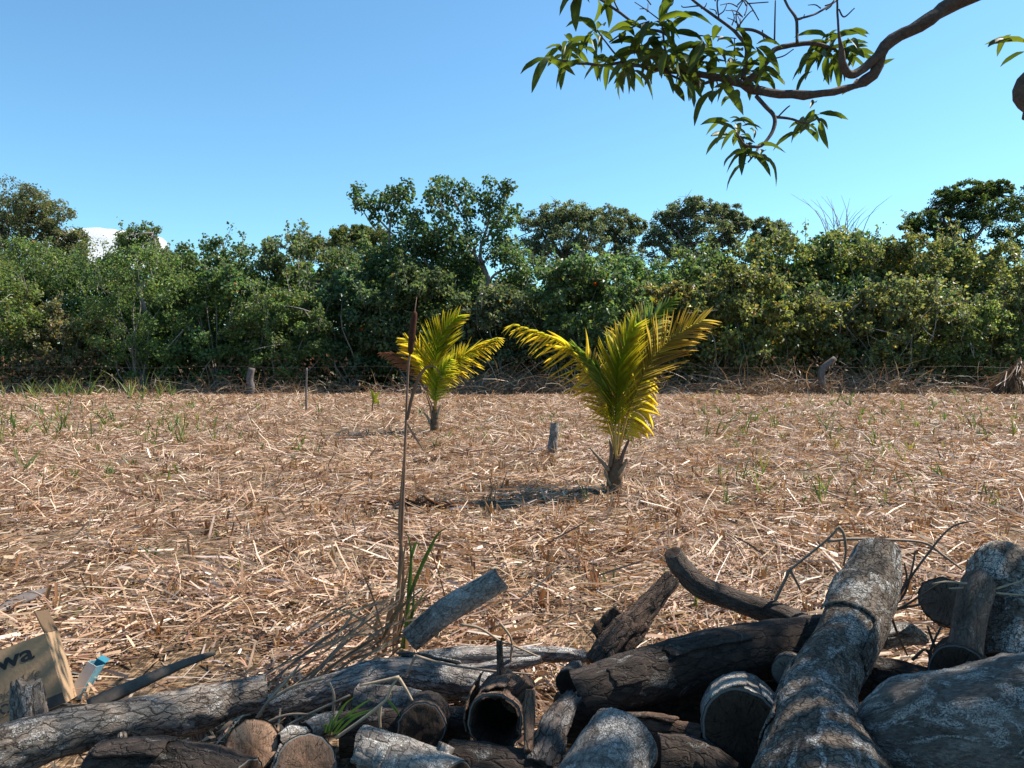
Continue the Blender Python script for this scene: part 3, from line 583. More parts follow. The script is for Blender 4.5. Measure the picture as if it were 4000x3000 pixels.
# ------------------------------------------------------------------ cardboard box, carton, strip
def obox(mb, sx, sy, sz, ox=0, oy=0, oz=0, col=(1, 1, 1)):
    v = np.array([(x, y, z) for x in (0, sx) for y in (0, sy) for z in (0, sz)], float) + np.array([ox, oy, oz])
    mb.add(v, [np.array([(0, 1, 3, 2), (4, 6, 7, 5), (0, 4, 5, 1), (2, 3, 7, 6), (0, 2, 6, 4), (1, 5, 7, 3)])], col)
def put(o, parent, mloc):
    o.parent = parent; o.matrix_parent_inverse = Matrix.Identity(4); o.matrix_basis = mloc; return o
def cardboard_box():
    W, D, H, t = 0.46, 0.24, 0.315, 0.005
    root = thing('cardboard_box', 'tilted brown cardboard box with dark printed letters at the left edge', 'box', P(258, 2746, 3.3))
    root.rotation_euler = (R(-16), R(-16.5), R(23)); bpy.context.view_layer.update()
    I = Matrix.Identity(4)
    def panel(name, sx, sy, sz, loc, m='card', rot=None):
        mb = MB(); obox(mb, sx, sy, sz)
        o = mb.build(name, M[m], smooth=False, color=False)
        mm = Matrix.Translation(loc)
        if rot is not None: mm = mm @ rot
        return put(o, root, mm)
    # local frame: x to the left is negative, front face at y = 0, base at z = 0
    front = panel('front_panel', W, t, H, (-W, 0, 0))
    panel('side_panel', t, D - 2 * t - 0.002, H - 0.001, (-t - 0.0005, t + 0.001, 0)); panel('side_panel', t, D - 2 * t - 0.002, H - 0.001, (-W + 0.0005, t + 0.001, 0))
    panel('back_panel', W, t, H, (-W, D - t, 0)); panel('bottom_panel', W - 2 * t - 0.004, D - 2 * t - 0.004, t, (-W + t + 0.002, t + 0.002, 0.001))
    panel('flap', t, D - 0.01, 0.105, (-t, 0.005, H + 0.001), 'card_in', Matrix.Rotation(R(-8), 4, 'Y'))
    panel('flap', W - 0.03, t, 0.11, (-W + 0.01, D - 0.001, H + 0.001), 'card_in', Matrix.Rotation(R(-95), 4, 'X'))
    panel('base_stripe', 0.16, 0.0012, 0.045, (-0.162, -0.0013, 0.004), 'inkgrey')
    for (bx, bz, s) in ((-0.245, 0.045, 0.058), (-0.122, 0.085, 0.05)):
        mb = MB(); w = 0.0016
        for (x, z, sx, sz) in ((0, 0, s, w), (0, s - w, s, w), (0, w, w, s - 2 * w), (s - w, w, w, s - 2 * w)): obox(mb, sx, 0.001, sz, x, -0.0012, z)
        o = mb.build('printed_square', M['inkgrey'], smooth=False, color=False); put(o, front, Matrix.Translation((bx + W, 0, bz)))
    # recycling mark: three bent arrows in a triangle
    mb = MB()
    for k in range(3):
        a0 = R(90 + 120 * k)
        p = [np.array((math.cos(a0 + R(x)) * rr, 0, math.sin(a0 + R(x)) * rr)) for x, rr in ((-52, 0.017), (-20, 0.019), (20, 0.019), (42, 0.0165))]
        for i in range(3):
            dd = p[i + 1] - p[i]; dd /= np.linalg.norm(dd); nn = np.array((-dd[2], 0, dd[0])) * 0.0035
            off = np.array((0, -0.0014, 0))
            if i < 2: mb.add(np.array([p[i] - nn, p[i + 1] - nn, p[i + 1] + nn, p[i] + nn]) + off, [np.array([[0, 1, 2, 3]])])
            else: mb.add(np.array([p[i] - nn * 2, p[i + 1] + dd * 0.003, p[i] + nn * 2]) + off, [np.array([[0, 1, 2]])])
    o = mb.build('recycling_mark', M['inkgrey'], smooth=False, color=False); put(o, front, Matrix.Translation((W - 0.216, 0, 0.073)))
    def text(s, x, z, size, m, shear=0.0, sx=1.0, bold=0.0):
        cu = bpy.data.curves.new('text', 'FONT'); cu.body = s; cu.size = size; cu.shear = shear; cu.offset = bold; cu.extrude = 0.0005
        tmp = bpy.data.objects.new('tmp', cu); C.objects.link(tmp); bpy.context.view_layer.update()
        me = bpy.data.meshes.new_from_object(tmp.evaluated_get(bpy.context.evaluated_depsgraph_get()))
        bpy.data.objects.remove(tmp); me.materials.clear(); me.materials.append(M[m])
        o = link('printed_letters', me)
        put(o, front, Matrix.Translation((x + W, -0.0016, z)) @ Matrix.Rotation(R(90), 4, 'X') @ Matrix.Diagonal((sx, 1, 1, 1)))
    text('aiwa', -0.285, 0.232, 0.092, 'ink', 0.0, 1.35, 0.002)
    text('Enjoy', -0.265, 0.118, 0.05, 'inkgrey', 0.35, 1.0, -0.0008)
    text('Life', -0.135, 0.152, 0.045, 'inkgrey', 0.35, 1.1, -0.0008)
    text('TU', -0.125, 0.013, 0.036, 'inkwhite', 0, 1.2, 0.001)
cardboard_box()

def drink_carton():
    root = thing('drink_carton', 'small light blue and white carton behind the cardboard box', 'carton', P(262, 2715, 3.5))
    w, d, h, t = 0.05, 0.075, 0.165, 0.002
    root.rotation_euler = (R(-18), R(26), R(-8)); bpy.context.view_layer.update()
    for nm, m, sx, sy, sz, loc in (('front_face', 'carton_white', w, t, h, (0, 0, 0)), ('side_face', 'carton_blue', t, d - 2 * t - 0.001, h, (w - t, t + 0.0005, 0)),
                                   ('side_face', 'carton_blue', t, d - 2 * t - 0.001, h, (0, t + 0.0005, 0)), ('back_face', 'carton_teal', w, t, h + 0.008, (0, d - t, 0)), ('base_face', 'carton_blue', w - 2 * t - 0.001, d - 2 * t - 0.002, t, (t + 0.0005, t + 0.001, 0.001))):
        mb = MB(); obox(mb, sx, sy, sz); put(mb.build(nm, M[m], smooth=False, color=False), root, Matrix.Translation(loc))
    mb = MB(); obox(mb, w * 0.9, t, 0.03); put(mb.build('top_flap', M['carton_teal'], smooth=False, color=False), root, Matrix.Translation((0.003, d, h + 0.009)) @ Matrix.Rotation(R(-60), 4, 'X'))
drink_carton()

def flat_strip(name, label, cat, pts, thick, mat, group=None, twist=0.5):
    """a tapering slab along a path: pts (px, py, Y, width px)"""
    w = np.array([list(P(a, b, Y)) + [PX(r, Y)] for a, b, Y, r in pts]); n = 26
    cr = catmull(w, n); c = cr[:, :3]; hw = cr[:, 3] * 0.5
    t, u, s = frames(c); mb = MB(); vs_ = []
    prof = [(-1, 0.1), (-0.6, 0.75), (0, 1.0), (0.6, 0.75), (1, 0.1), (0.6, -0.35), (0, -0.5), (-0.6, -0.35)]
    for i in range(n):
        up = np.array((0.15, -math.sin(twist), math.cos(twist))); up = up - t[i] * np.dot(up, t[i]); up /= np.linalg.norm(up); sd_ = np.cross(t[i], up)
        e = 1 + 0.12 * mnoise.noise(Vector((i * 0.5, 3.3, hash(label) % 7)))
        for a, b in prof: vs_.append(c[i] + sd_ * a * hw[i] * e + up * b * thick)
    idx = np.arange(n * 8).reshape(n, 8); nx = np.roll(idx, -1, 1)
    mb.add(np.array(vs_), [np.stack([idx[:-1], nx[:-1], nx[1:], idx[1:]], -1).reshape(-1, 4), idx[-1][None], idx[0][::-1][None]])
    return tag(mb.build(name, M[mat], color=False), label, cat, group)
flat_strip('dry_leaf_stalk', 'dark flat dried leaf stalk sloping up from behind the long grey log', 'stalk', [(345, 2760, 3.05, 62), (520, 2680, 3.15, 52), (700, 2600, 3.3, 40), (838, 2550, 3.42, 22)], 0.012, 'strip', None, 0.9)
flat_strip('bark_piece', 'grey slab of bark lying on the straw at the left edge', 'bark', [(-20, 2395, 4.6, 30), (60, 2352, 4.75, 70), (130, 2320, 4.85, 60), (190, 2302, 4.95, 26)], 0.01, 'driftwood_plain' if 'driftwood_plain' in M else 'post', None, 0.3)

# ------------------------------------------------------------------ palms
def leaflet_mesh(name, mat, droop, c0, c1, fold=0.35):
    """unit leaflet along +X, lying in XY, drooping to -Z; colour runs from base to tip"""
    ts = [0, 0.12, 0.35, 0.6, 0.82, 1.0]; pr = [0.5, 0.9, 1.0, 0.8, 0.45, 0.03]
    vs_, cs = [], []
    for t, p in zip(ts, pr):
        z = -droop * t * t
        for sgn in (-1, 0, 1): vs_.append((t, sgn * p * 0.5, z + (abs(sgn) * p * fold * 0.5)))
        cs += [np.array(c0) * (1 - t) + np.array(c1) * t] * 3
    idx = np.arange(len(ts) * 3).reshape(-1, 3); f = []
    for i in range(len(ts) - 1):
        for j in (0, 1): f.append((idx[i, j], idx[i, j + 1], idx[i + 1, j + 1], idx[i + 1, j]))
    mb = MB(); mb.add(np.array(vs_), [np.array(f)], np.array(cs))
    return mb.mesh(name, mat)
PALMCOL = {'green': ((0.13, 0.22, 0.045), (0.22, 0.29, 0.05)), 'lime': ((0.27, 0.36, 0.035), (0.60, 0.52, 0.05)),
           'yellow': ((0.48, 0.46, 0.05), (0.72, 0.54, 0.07)), 'gold': ((0.36, 0.31, 0.08), (0.52, 0.36, 0.10)), 'pale': ((0.28, 0.29, 0.11), (0.46, 0.41, 0.19)),
           'brown': ((0.26, 0.14, 0.09), (0.34, 0.19, 0.12))}
LFM = {(k, d): leaflet_mesh('leaflet', M['palm'] if k != 'brown' else M['deadleaf'], d, *PALMCOL[k]) for k in PALMCOL for d in (0.03, 0.18, 0.42)}
def frond(root, path, Y, dz, col, n, ll, wid, spread, hang, plane, stem_r=0.012, single=True, bare=0.22, droop=0.18, rcol=(0.36, 0.24, 0.05)):
    """path: pixels of the midrib; dz: distance added towards the tip; plane: how far the leaflet plane turns from facing the camera"""
    k = len(path); pts = [P(a, b, Y + dz * (i / (k - 1)) ** 1.4) for i, (a, b) in enumerate(path)]
    mb = MB(); rad = np.linspace(stem_r, 0.0025, k); tube(mb, pts, rad, 7, 26, rcol)
    fr = mb.build('frond', M['rachis'], root)
    c = catmull(np.array([list(p) for p in pts]), 60); t = norm(np.gradient(c, axis=0))
    joined = MB() if not single else None
    view = np.array((0, -1.0, 0.0))
    nrm0 = np.array((math.sin(plane), -math.cos(plane), 0.25)); nrm0 /= np.linalg.norm(nrm0)
    for i in range(n):
        f = bare + (1 - bare) * (i + 0.5) / n
        for sgn in (-1, 1):
            ff = min(0.995, f + random.uniform(-0.006, 0.006)); ii = ff * 59; a = int(min(ii, 58)); g = ii - a
            p = c[a] * (1 - g) + c[a + 1] * g; tt = t[a]
            e = (f - bare) / (1 - bare)
            ln = ll * (0.35 + 0.65 * math.sin(min(1, e * 1.9 + 0.08) * PI / 2)) * (1 - 0.62 * max(0, e - 0.45) / 0.55) * random.uniform(0.88, 1.08)
            nr = nrm0 - tt * np.dot(nrm0, tt); nr /= np.linalg.norm(nr)
            sd_ = np.cross(tt, nr) * sgn
            an = spread * (1 - 0.45 * e) + random.uniform(-0.07, 0.07)
            d = tt * math.cos(an) + sd_ * math.sin(an) + nr * random.uniform(-0.12, 0.22)
            d = d + np.array((0, 0, -hang * random.uniform(0.7, 1.3)))
            d /= np.linalg.norm(d)
            zax = nr - d * np.dot(nr, d) + np.array((0, 0, 0.3)); zax -= d * np.dot(zax, d); zax /= np.linalg.norm(zax)
            yax = np.cross(zax, d)
            m = Matrix(((d[0] * ln, yax[0] * wid, zax[0] * ln, p[0]), (d[1] * ln, yax[1] * wid, zax[1] * ln, p[1]), (d[2] * ln, yax[2] * wid, zax[2] * ln, p[2]), (0, 0, 0, 1)))
            cl = col if random.random() > 0.1 else random.choice(['gold', 'yellow'] if col not in ('brown', 'green') else [col])
            dr = random.choice([d_ for d_ in (0.03, 0.18, 0.42) if abs(d_ - droop) < 0.26])
            me = LFM[(cl, dr)]
            if single:
                o = bpy.data.objects.new('leaflet', me); C.objects.link(o); o.parent = fr
                o.matrix_parent_inverse = wmat(fr).inverted(); o.matrix_basis = m
            else:
                nv = len(me.vertices); co = np.zeros(nv * 3, np.float32); me.vertices.foreach_get('co', co); co = co.reshape(-1, 3)
                mm = np.array(m); cw = co @ mm[:3, :3].T + mm[:3, 3]
                cc = np.zeros(nv * 4, np.float32); me.color_attributes['Col'].data.foreach_get('color', cc)
                joined.add(cw, [np.array([p_.vertices[:] for p_ in me.polygons])], cc.reshape(-1, 4)[:, :3])
    if joined is not None: tag(joined.build('leaflets', M['palm'] if col != 'brown' else M['deadleaf'], fr), kind='stuff')
    return fr
def Z7(pts): return [(1900 + x * 0.5426, 1150 + y * 0.5426) for x, y in pts]
def Z8(pts): return [(1300 + x * 0.5424, 1150 + y * 0.5424) for x, y in pts]
def palm_base(root, path, Y, radii, stubs, lumps=26):
    mb = MB(); pts = [P(a, b, Y) for a, b in path]
    tube(mb, pts, [PX(r, Y) for r in radii], 16, 22)
    o = mb.build('trunk', M['palmtrunk'], root, color=False)
    co = np.zeros(len(o.data.vertices) * 3, np.float32); o.data.vertices.foreach_get('co', co); co = co.reshape(-1, 3)
    for v in co:
        q = Vector(v) * 14; v[0] += 0.022 * mnoise.noise(q); v[1] += 0.02 * mnoise.noise(q + Vector((9, 0, 0))); v[2] += 0.008 * mnoise.noise(q * 2)
    o.data.vertices.foreach_set('co', co.ravel()); o.data.update()
    for path_, r_, colr in stubs:
        mb = MB(); tube(mb, [P(a, b, Y - 0.05) for a, b in path_], [PX(r_, Y), PX(r_ * 0.8, Y), PX(r_ * 0.45, Y)][:len(path_)], 7, 12, colr)
        mb.build('dead_stalk', M['rachis'], root)
YB = 9.15
big = thing('coconut_palm', 'bigger young coconut palm with green and yellow fronds', 'palm', P(2399, 1935, YB))
palm_base(big, Z7([(915, 1450), (922, 1340), (930, 1240), (938, 1150)]), YB, [27, 30, 25, 17],
          [(Z7([(880, 1270), (820, 1190), (745, 1105)]), 9, (0.22, 0.15, 0.1)), (Z7([(960, 1230), (990, 1130), (1030, 1040)]), 9, (0.10, 0.06, 0.04)), (Z7([(890, 1240), (900, 1130), (888, 1050)]), 9, (0.11, 0.07, 0.045)),
           (Z7([(950, 1290), (985, 1240), (1015, 1180)]), 10, (0.24, 0.16, 0.1)), (Z7([(900, 1380), (860, 1300), (850, 1260)]), 7, (0.24, 0.17, 0.11)), (Z7([(940, 1330), (850, 1450), (700, 1530)]), 5, (0.27, 0.19, 0.11))])
frond(big, Z7([(930, 1180), (895, 1000), (830, 820), (740, 620), (620, 430), (470, 310), (190, 212)]), YB, -0.5, 'yellow', 34, 0.42, 0.016, 0.75, 0.85, 0.5, droop=0.42, bare=0.2)
frond(big, Z7([(935, 1180), (930, 1000), (938, 760), (955, 560), (1000, 380), (1075, 230)]), YB - 0.12, -0.3, 'lime', 38, 0.54, 0.017, 0.70, 0.0, -0.3, stem_r=0.016, bare=0.24, droop=0.1, rcol=(0.40, 0.25, 0.07))
frond(big, Z7([(945, 1180), (985, 980), (1060, 740), (1150, 540), (1270, 380), (1420, 260), (1560, 190)]), YB, -0.15, 'gold', 40, 0.56, 0.018, 0.86, 0.05, 0.15, stem_r=0.015, bare=0.26, droop=0.2, rcol=(0.38, 0.22, 0.06))
frond(big, Z7([(940, 1150), (965, 850), (1000, 560), (1060, 360), (1180, 180), (1340, 40)]), YB - 0.06, 0.25, 'green', 40, 0.42, 0.018, 0.5, 0.2, 0.9, bare=0.3, droop=0.3)
frond(big, Z7([(930, 1150), (905, 960), (865, 760), (790, 580), (640, 385)]), YB - 0.1, -0.2, 'green', 26, 0.34, 0.019, 0.3, 0.05, 0.9, bare=0.3, droop=0.1, single=False)
frond(big, Z7([(940, 1140), (960, 800), (985, 520), (1030, 310), (1120, 118)]), YB + 0.12, 0.5, 'pale', 42, 0.46, 0.019, 0.75, 0.08, 0.15, single=False)
frond(big, Z7([(945, 1130), (1000, 800), (1080, 520), (1160, 320), (1260, 175)]), YB + 0.16, 0.6, 'pale', 40, 0.46, 0.019, 0.8, 0.16, -0.2, single=False)
frond(big, Z7([(930, 1140), (900, 900), (850, 700), (790, 540), (720, 430)]), YB + 0.15, 0.4, 'gold', 34, 0.44, 0.019, 0.9, 0.25, 0.1, single=False, bare=0.14)
frond(big, Z7([(950, 1150), (1000, 980), (1050, 830), (1110, 690), (1170, 590)]), YB + 0.1, 0.35, 'yellow', 30, 0.46, 0.019, 0.9, 0.7, 0.4, single=False, bare=0.16, droop=0.3)
YS = 16.6
small = thing('coconut_palm', 'smaller young coconut palm with bright yellow fronds and one dead brown frond', 'palm', P(1696, 1692, YS))
palm_base(small, Z8([(730, 1005), (733, 940), (735, 880), (736, 800)]), YS, [17, 18, 14, 8],
          [(Z8([(715, 900), (700, 800), (660, 690)]), 5, (0.2, 0.12, 0.06)), (Z8([(750, 890), (765, 830), (780, 790)]), 6, (0.27, 0.2, 0.12)), (Z8([(700, 930), (680, 880), (650, 850)]), 6, (0.3, 0.22, 0.14))])
frond(small, Z8([(735, 830), (735, 680), (737, 520), (760, 380), (810, 260), (905, 160)]), YS - 0.1, -0.3, 'lime', 44, 0.72, 0.03, 0.78, 0.02, 0.1, stem_r=0.016, bare=0.16, droop=0.1)
frond(small, Z8([(732, 800), (715, 680), (680, 560), (620, 430), (528, 325)]), YS, 0.3, 'yellow', 38, 0.62, 0.028, 0.75, 0.2, 0.3, stem_r=0.015)
frond(small, Z8([(740, 810), (780, 680), (850, 560), (950, 440), (1060, 360), (1190, 312)]), YS, -0.2, 'yellow', 38, 0.52, 0.026, 0.7, 0.75, 0.4, stem_r=0.015, droop=0.4, bare=0.25)
frond(small, Z8([(738, 790), (780, 620), (850, 500), (930, 430), (1020, 400)]), YS + 0.1, 0.4, 'lime', 30, 0.5, 0.034, 0.7, 0.3, 0.5, stem_r=0.014, single=False)
frond(small, Z8([(730, 850), (690, 740), (620, 610), (540, 510), (440, 440), (350, 425)]), YS + 0.05, 0.1, 'brown', 30, 0.34, 0.012, 0.5, 0.3, 0.2, stem_r=0.013, single=False, droop=0.3, rcol=(0.2, 0.1, 0.06), bare=0.35)
frond(small, Z8([(736, 820), (745, 720), (765, 620), (800, 540), (850, 470)]), YS - 0.15, -0.4, 'lime', 32, 0.5, 0.034, 0.8, 0.3, -0.4, stem_r=0.013, single=False, bare=0.12)

# fallen dry frond on the straw
fd = thing('fallen_palm_frond', 'dry grey brown palm frond lying on the straw left of the big palm', 'frond', P(1700, 2000, 8.2))
frond(fd, [(2020, 2012), (1850, 2008), (1700, 2004), (1560, 1992), (1430, 1975)], 8.15, 0.25, 'brown', 40, 0.42, 0.02, 0.6, 0.0, 0.0, stem_r=0.014, single=False, droop=0.05, rcol=(0.22, 0.16, 0.11), bare=0.15)

# ------------------------------------------------------------------ reeds, cattail, green blades
def blade(mb, path, Y, wpx, col, dz=0.0, tip=0.08):
    w = [P(a, b, Y + dz * i / max(1, len(path) - 1)) for i, (a, b) in enumerate(path)]
    n = 14; c = catmull(np.array([list(p) for p in w]), n); t = norm(np.gradient(c, axis=0))
    sd_ = norm(np.cross(t, np.array((0.25, -1, 0.1)))); hw = PX(wpx, Y) * 0.5 * np.clip(np.minimum(np.linspace(0.8, 1.2, n), np.linspace(2.2, tip, n)), 0.02, 1)
    up = np.cross(sd_, t)
    v = np.stack([c - sd_ * hw[:, None] + up * hw[:, None] * 0.4, c, c + sd_ * hw[:, None] + up * hw[:, None] * 0.4], 1)
    idx = np.arange(n * 3).reshape(n, 3)
    q = np.concatenate([np.stack([idx[:-1, k], idx[:-1, k + 1], idx[1:, k + 1], idx[1:, k]], -1) for k in (0, 1)])
    mb.add(v.reshape(-1, 3), [q], col)
def stalk(root, name, path, Y, rpx, col, dz=0.0, mat='reed'):
    mb = MB(); k = len(path)
    tube(mb, [P(a, b, Y + dz * i / (k - 1)) for i, (a, b) in enumerate(path)], [PX(r, Y) for r in (rpx if isinstance(rpx, (list, tuple)) else np.linspace(rpx, rpx * 0.6, k))], 6, max(8, k * 4), col)
    return mb.build(name, M[mat], root)
YC = 4.12
ct = thing('cattail', 'tall cattail with a brown spike standing before the palms', 'cattail', P(1540, 2560, YC))
stalk(ct, 'stem', [(1536, 2570), (1556, 2330), (1570, 2060), (1582, 1750), (1594, 1450), (1603, 1370), (1622, 1200), (1628, 1160)], YC, [8.5, 8.5, 7, 5.5, 4.2, 3.8, 2.2, 0.8], (0.19, 0.11, 0.075))
mb = MB(); tube(mb, [P(a, b, YC) for a, b in ((1602, 1385), (1604, 1368), (1610, 1300), (1619, 1230), (1621, 1216))], [PX(r, YC) for r in (4, 11, 13, 11, 4)], 14, 30)
mb.build('spike', M['cattail'], ct, color=False)
for path, w, col in (([(1590, 1640), (1612, 1540), (1650, 1450), (1690, 1428), (1715, 1455), (1725, 1480)], 14, (0.12, 0.085, 0.06)),
                     ([(1568, 2420), (1575, 2200), (1560, 2040), (1590, 1640)], 12, (0.24, 0.16, 0.1)),
                     ([(1590, 1655), (1610, 1690), (1660, 1770)], 8, (0.25, 0.17, 0.12))):
    mb = MB(); blade(mb, path, YC - 0.02, w, col); mb.build('dry_leaf', M['deadleaf'], ct)
gr = thing('green_reed', 'dark green grassy reed at the foot of the cattail', 'reed', P(1595, 2540, 4.0))
for path, w, col in (([(1560, 2570), (1585, 2450), (1598, 2300), (1606, 2170), (1592, 2085), (1580, 2070)], 17, (0.06, 0.12, 0.03)), ([(1600, 2330), (1625, 2260), (1670, 2160), (1715, 2080), (1760, 2058)], 16, (0.045, 0.085, 0.025)),
                     ([(1570, 2560), (1600, 2420), (1640, 2340), (1680, 2290)], 12, (0.10, 0.14, 0.04)), ([(1606, 2180), (1625, 2120), (1640, 2140)], 12, (0.08, 0.14, 0.04)), ([(1575, 2560), (1610, 2400), (1618, 2260)], 12, (0.05, 0.1, 0.03))):
    mb = MB(); blade(mb, path, 4.0, w, col); mb.build('blade', M['grass'], gr)
# dry reed tuft leaning left over the driftwood
tf = thing('dry_reed_tuft', 'tuft of dry grey brown reeds leaning left from the cattail foot', 'reeds', P(1520, 2540, 3.85))
for i in range(34):
    x0 = 1530 + random.gauss(0, 55); y0 = 2520 + random.gauss(0, 30)
    ln = random.uniform(200, 620); an = R(random.gauss(211, 9)) if i < 24 else R(random.uniform(200, 350))
    dx = math.cos(an) * ln; dy = -math.sin(an) * ln
    y0 -= random.uniform(0, 200) if i < 24 else 0
    if i >= 24: ln *= 0.4; dx *= 0.4; dy = abs(dy) * -0.5
    p1 = (x0 + dx * 0.5, y0 + dy * 0.5 - random.uniform(0, 40)); p2 = (x0 + dx, y0 + dy)
    mb = MB(); g = random.uniform(0.7, 1.3); cc = random.choice(((0.30, 0.22, 0.15), (0.22, 0.16, 0.12), (0.38, 0.29, 0.2)))
    blade(mb, [(x0, y0), p1, p2], 3.8, random.uniform(5, 11), tuple(c * g * 0.8 for c in cc), dz=-0.4, tip=0.5); mb.build('stalk', M['straw'], tf)
for path, w in (([(1535, 2560), (1548, 2350), (1580, 2150), (1590, 2110)], 12), ([(1500, 2550), (1520, 2420), (1535, 2330)], 26), ([(1545, 2550), (1566, 2400), (1570, 2270)], 14), ([(1480, 2560), (1470, 2440), (1500, 2330)], 12)):
    mb = MB(); blade(mb, path, 3.95, w, (0.26, 0.16, 0.09), tip=0.4); mb.build('stalk', M['straw'], tf)
# bent dry reeds over the logs
def reed_thing(label, paths, Y, w0, col):
    root = thing('bent_reed', label, 'reed', P(paths[0][0][0], paths[0][0][1], Y))
    for p in paths: stalk(root, 'stalk', p, Y, w0, col)
def Z4(pts): return [(2900 + x * 0.6027, 2000 + y * 0.6027) for x, y in pts]
def Z2(pts): return [(900 + x * 0.5425, 2200 + y * 0.5425) for x, y in pts]
reed_thing('bent dry reed arching up left of the big leaning log', [Z4([(200, 600), (300, 390), (312, 372), (560, 170), (620, 95)]), Z4([(620, 95), (655, 140), (670, 250), (655, 350)]), Z4([(310, 375), (350, 450), (375, 505)]), Z4([(205, 590), (180, 640), (150, 690)])], 3.45, 7, (0.2, 0.145, 0.105))
reed_thing('long bent dry reed lying over the top of the big leaning log', [Z4([(550, 190), (700, 175), (950, 180), (1180, 200), (1300, 280), (1420, 370)])], 3.5, 7, (0.24, 0.17, 0.12))
reed_thing('dry twigs fanning up right of the big leaning log', [Z4([(960, 650), (1040, 500), (1180, 300), (1340, 110), (1490, 55)]), Z4([(960, 650), (1080, 590), (1250, 480), (1330, 440)]), Z4([(950, 640), (1150, 600), (1330, 570)]), Z4([(955, 640), (1050, 530), (1100, 370), (1120, 250)]), Z4([(960, 660), (1010, 800), (1070, 930)]), Z4([(970, 600), (1060, 450), (1050, 330)])], 3.3, 6, (0.13, 0.09, 0.065))
reed_thing('pale dry straws sticking out beside the smooth grey branch stub', [Z4([(1480, 468), (1330, 452), (1230, 465)]), Z4([(1480, 490), (1340, 495)]), Z4([(1640, 500), (1825, 440)]), Z4([(1640, 525), (1760, 535), (1830, 540)])], 2.9, 5, (0.34, 0.26, 0.17))
reed_thing('dark forked twig on the straw above the thick smooth grey log', [Z4([(1225, 1030), (1215, 920), (1250, 820), (1290, 740)]), Z4([(1260, 910), (1230, 830), (1200, 740)]), Z4([(1100, 960), (1180, 890), (1215, 930)])], 2.95, 7, (0.09, 0.065, 0.05))
reed_thing('long dry reed bent across the driftwood', [Z2([(1330, 665), (1560, 730), (1880, 775), (2180, 800)]), Z2([(1330, 665), (1290, 760), (1260, 810)])], 3.3, 6, (0.27, 0.2, 0.14))
reed_thing('dry reed with drooping leaf on the straw right of the driftwood', [Z2([(1650, 440), (1800, 470), (1940, 560), (2030, 590), (2212, 670)]), Z2([(2030, 590), (2020, 700), (2060, 830)]), Z2([(1940, 430), (2010, 520), (2030, 590)])], 3.55, 6, (0.28, 0.2, 0.13))
reed_thing('pale dry cane lying over the gap between the round log ends', [Z2([(760, 1260), (930, 1140), (1070, 1030), (1130, 970), (1160, 890), (1215, 820)]), Z2([(1215, 820), (1100, 845), (930, 880)]), Z2([(1080, 1020), (1075, 1110), (1080, 1190)]), Z2([(1215, 830), (1260, 900), (1310, 990)])], 2.68, [7.5, 8, 8, 9, 6, 5][0], (0.36, 0.27, 0.18))
reed_thing('dry stalks criss-crossed in the gap left of the sawn log ends', [Z2([(160, 1160), (270, 1000), (420, 830), (520, 700)]), Z2([(290, 980), (470, 880), (680, 830)]), Z2([(200, 1180), (420, 1090), (700, 1100)]), Z2([(400, 1180), (560, 1090), (860, 950)]), Z2([(740, 1090), (745, 950), (715, 860)])], 2.95, 7, (0.3, 0.22, 0.15))
gp = thing('grass_clump', 'small green grass clump growing between the sawn log ends', 'grass', P(1290, 2850, 2.7))
for e in ([(720, 1220), (760, 1120), (830, 1010), (900, 960)], [(700, 1230), (780, 1140), (900, 1090), (1060, 1040)], [(740, 1230), (830, 1110), (940, 1020), (1050, 960)], [(700, 1230), (720, 1150), (760, 1080)], [(760, 1230), (880, 1120), (1000, 1070)], [(680, 1220), (690, 1160), (660, 1180)], [(1120, 970), (1180, 1040), (1225, 1110)]):
    mb = MB(); blade(mb, Z2(e), 2.68, 11, (0.07, 0.13, 0.035)); mb.build('blade', M['grass'], gp)

# green shoots
def shoot_blades(mb, x, y, n, h, w, col):
    z = gh(x, y)
    pos = np.tile([[x, y, z]], (n, 1)) + rng.normal(0, 0.025, (n, 3)) * [1, 1, 0]
    d = norm(np.stack([rng.normal(0, 0.25, n), rng.normal(0, 0.25, n), np.ones(n)], 1)); a = rng.random(n) * 6.283
    side = norm(np.cross(d, np.stack([np.cos(a), np.sin(a), 0 * a], 1))); L = h * rng.uniform(0.5, 1.1, n)
    bend = np.stack([rng.normal(0, 0.3, n), rng.normal(0, 0.3, n), -rng.random(n) * 0.3], 1) * L[:, None]
    ribbons(mb, pos, d, side, L, np.full(n, w), [0.7, 1, 0.8, 0.45, 0.05], [0, 0.3, 0.6, 0.85, 1], bend, jit(col, n, 0.25, 0.1), fold=0.2)
mg = MB()
def scatter_shoots(k, px0, px1, py0, py1, h0, h1):
    for _ in range(k):
        px, py = random.uniform(px0, px1), random.uniform(py0, py1)
        Y = CAMZ * F / (py - 1400); p = P(px, py, Y)
        shoot_blades(mg, p.x, p.y, random.randint(2, 5), random.uniform(h0, h1), 0.012 + 0.0009 * Y, random.choice(((0.09, 0.15, 0.03), (0.13, 0.17, 0.05), (0.2, 0.2, 0.06))))
scatter_shoots(110, -50, 850, 1550, 1740, 0.2, 0.55); scatter_shoots(60, -60, 700, 1542, 1562, 0.6, 1.2); scatter_shoots(80, 0, 1300, 1560, 1900, 0.18, 0.4); scatter_shoots(110, 2700, 4000, 1545, 1720, 0.25, 0.55)
scatter_shoots(45, 2700, 3900, 1700, 2000, 0.2, 0.45); scatter_shoots(24, 200, 3900, 1900, 2500, 0.06, 0.14); scatter_shoots(40, 1400, 2800, 1560, 1760, 0.12, 0.3)
tag(mg.build('grass_shoots', M['grass']), 'thin green shoots sprouting through the straw all over the field', 'grass', kind='stuff')
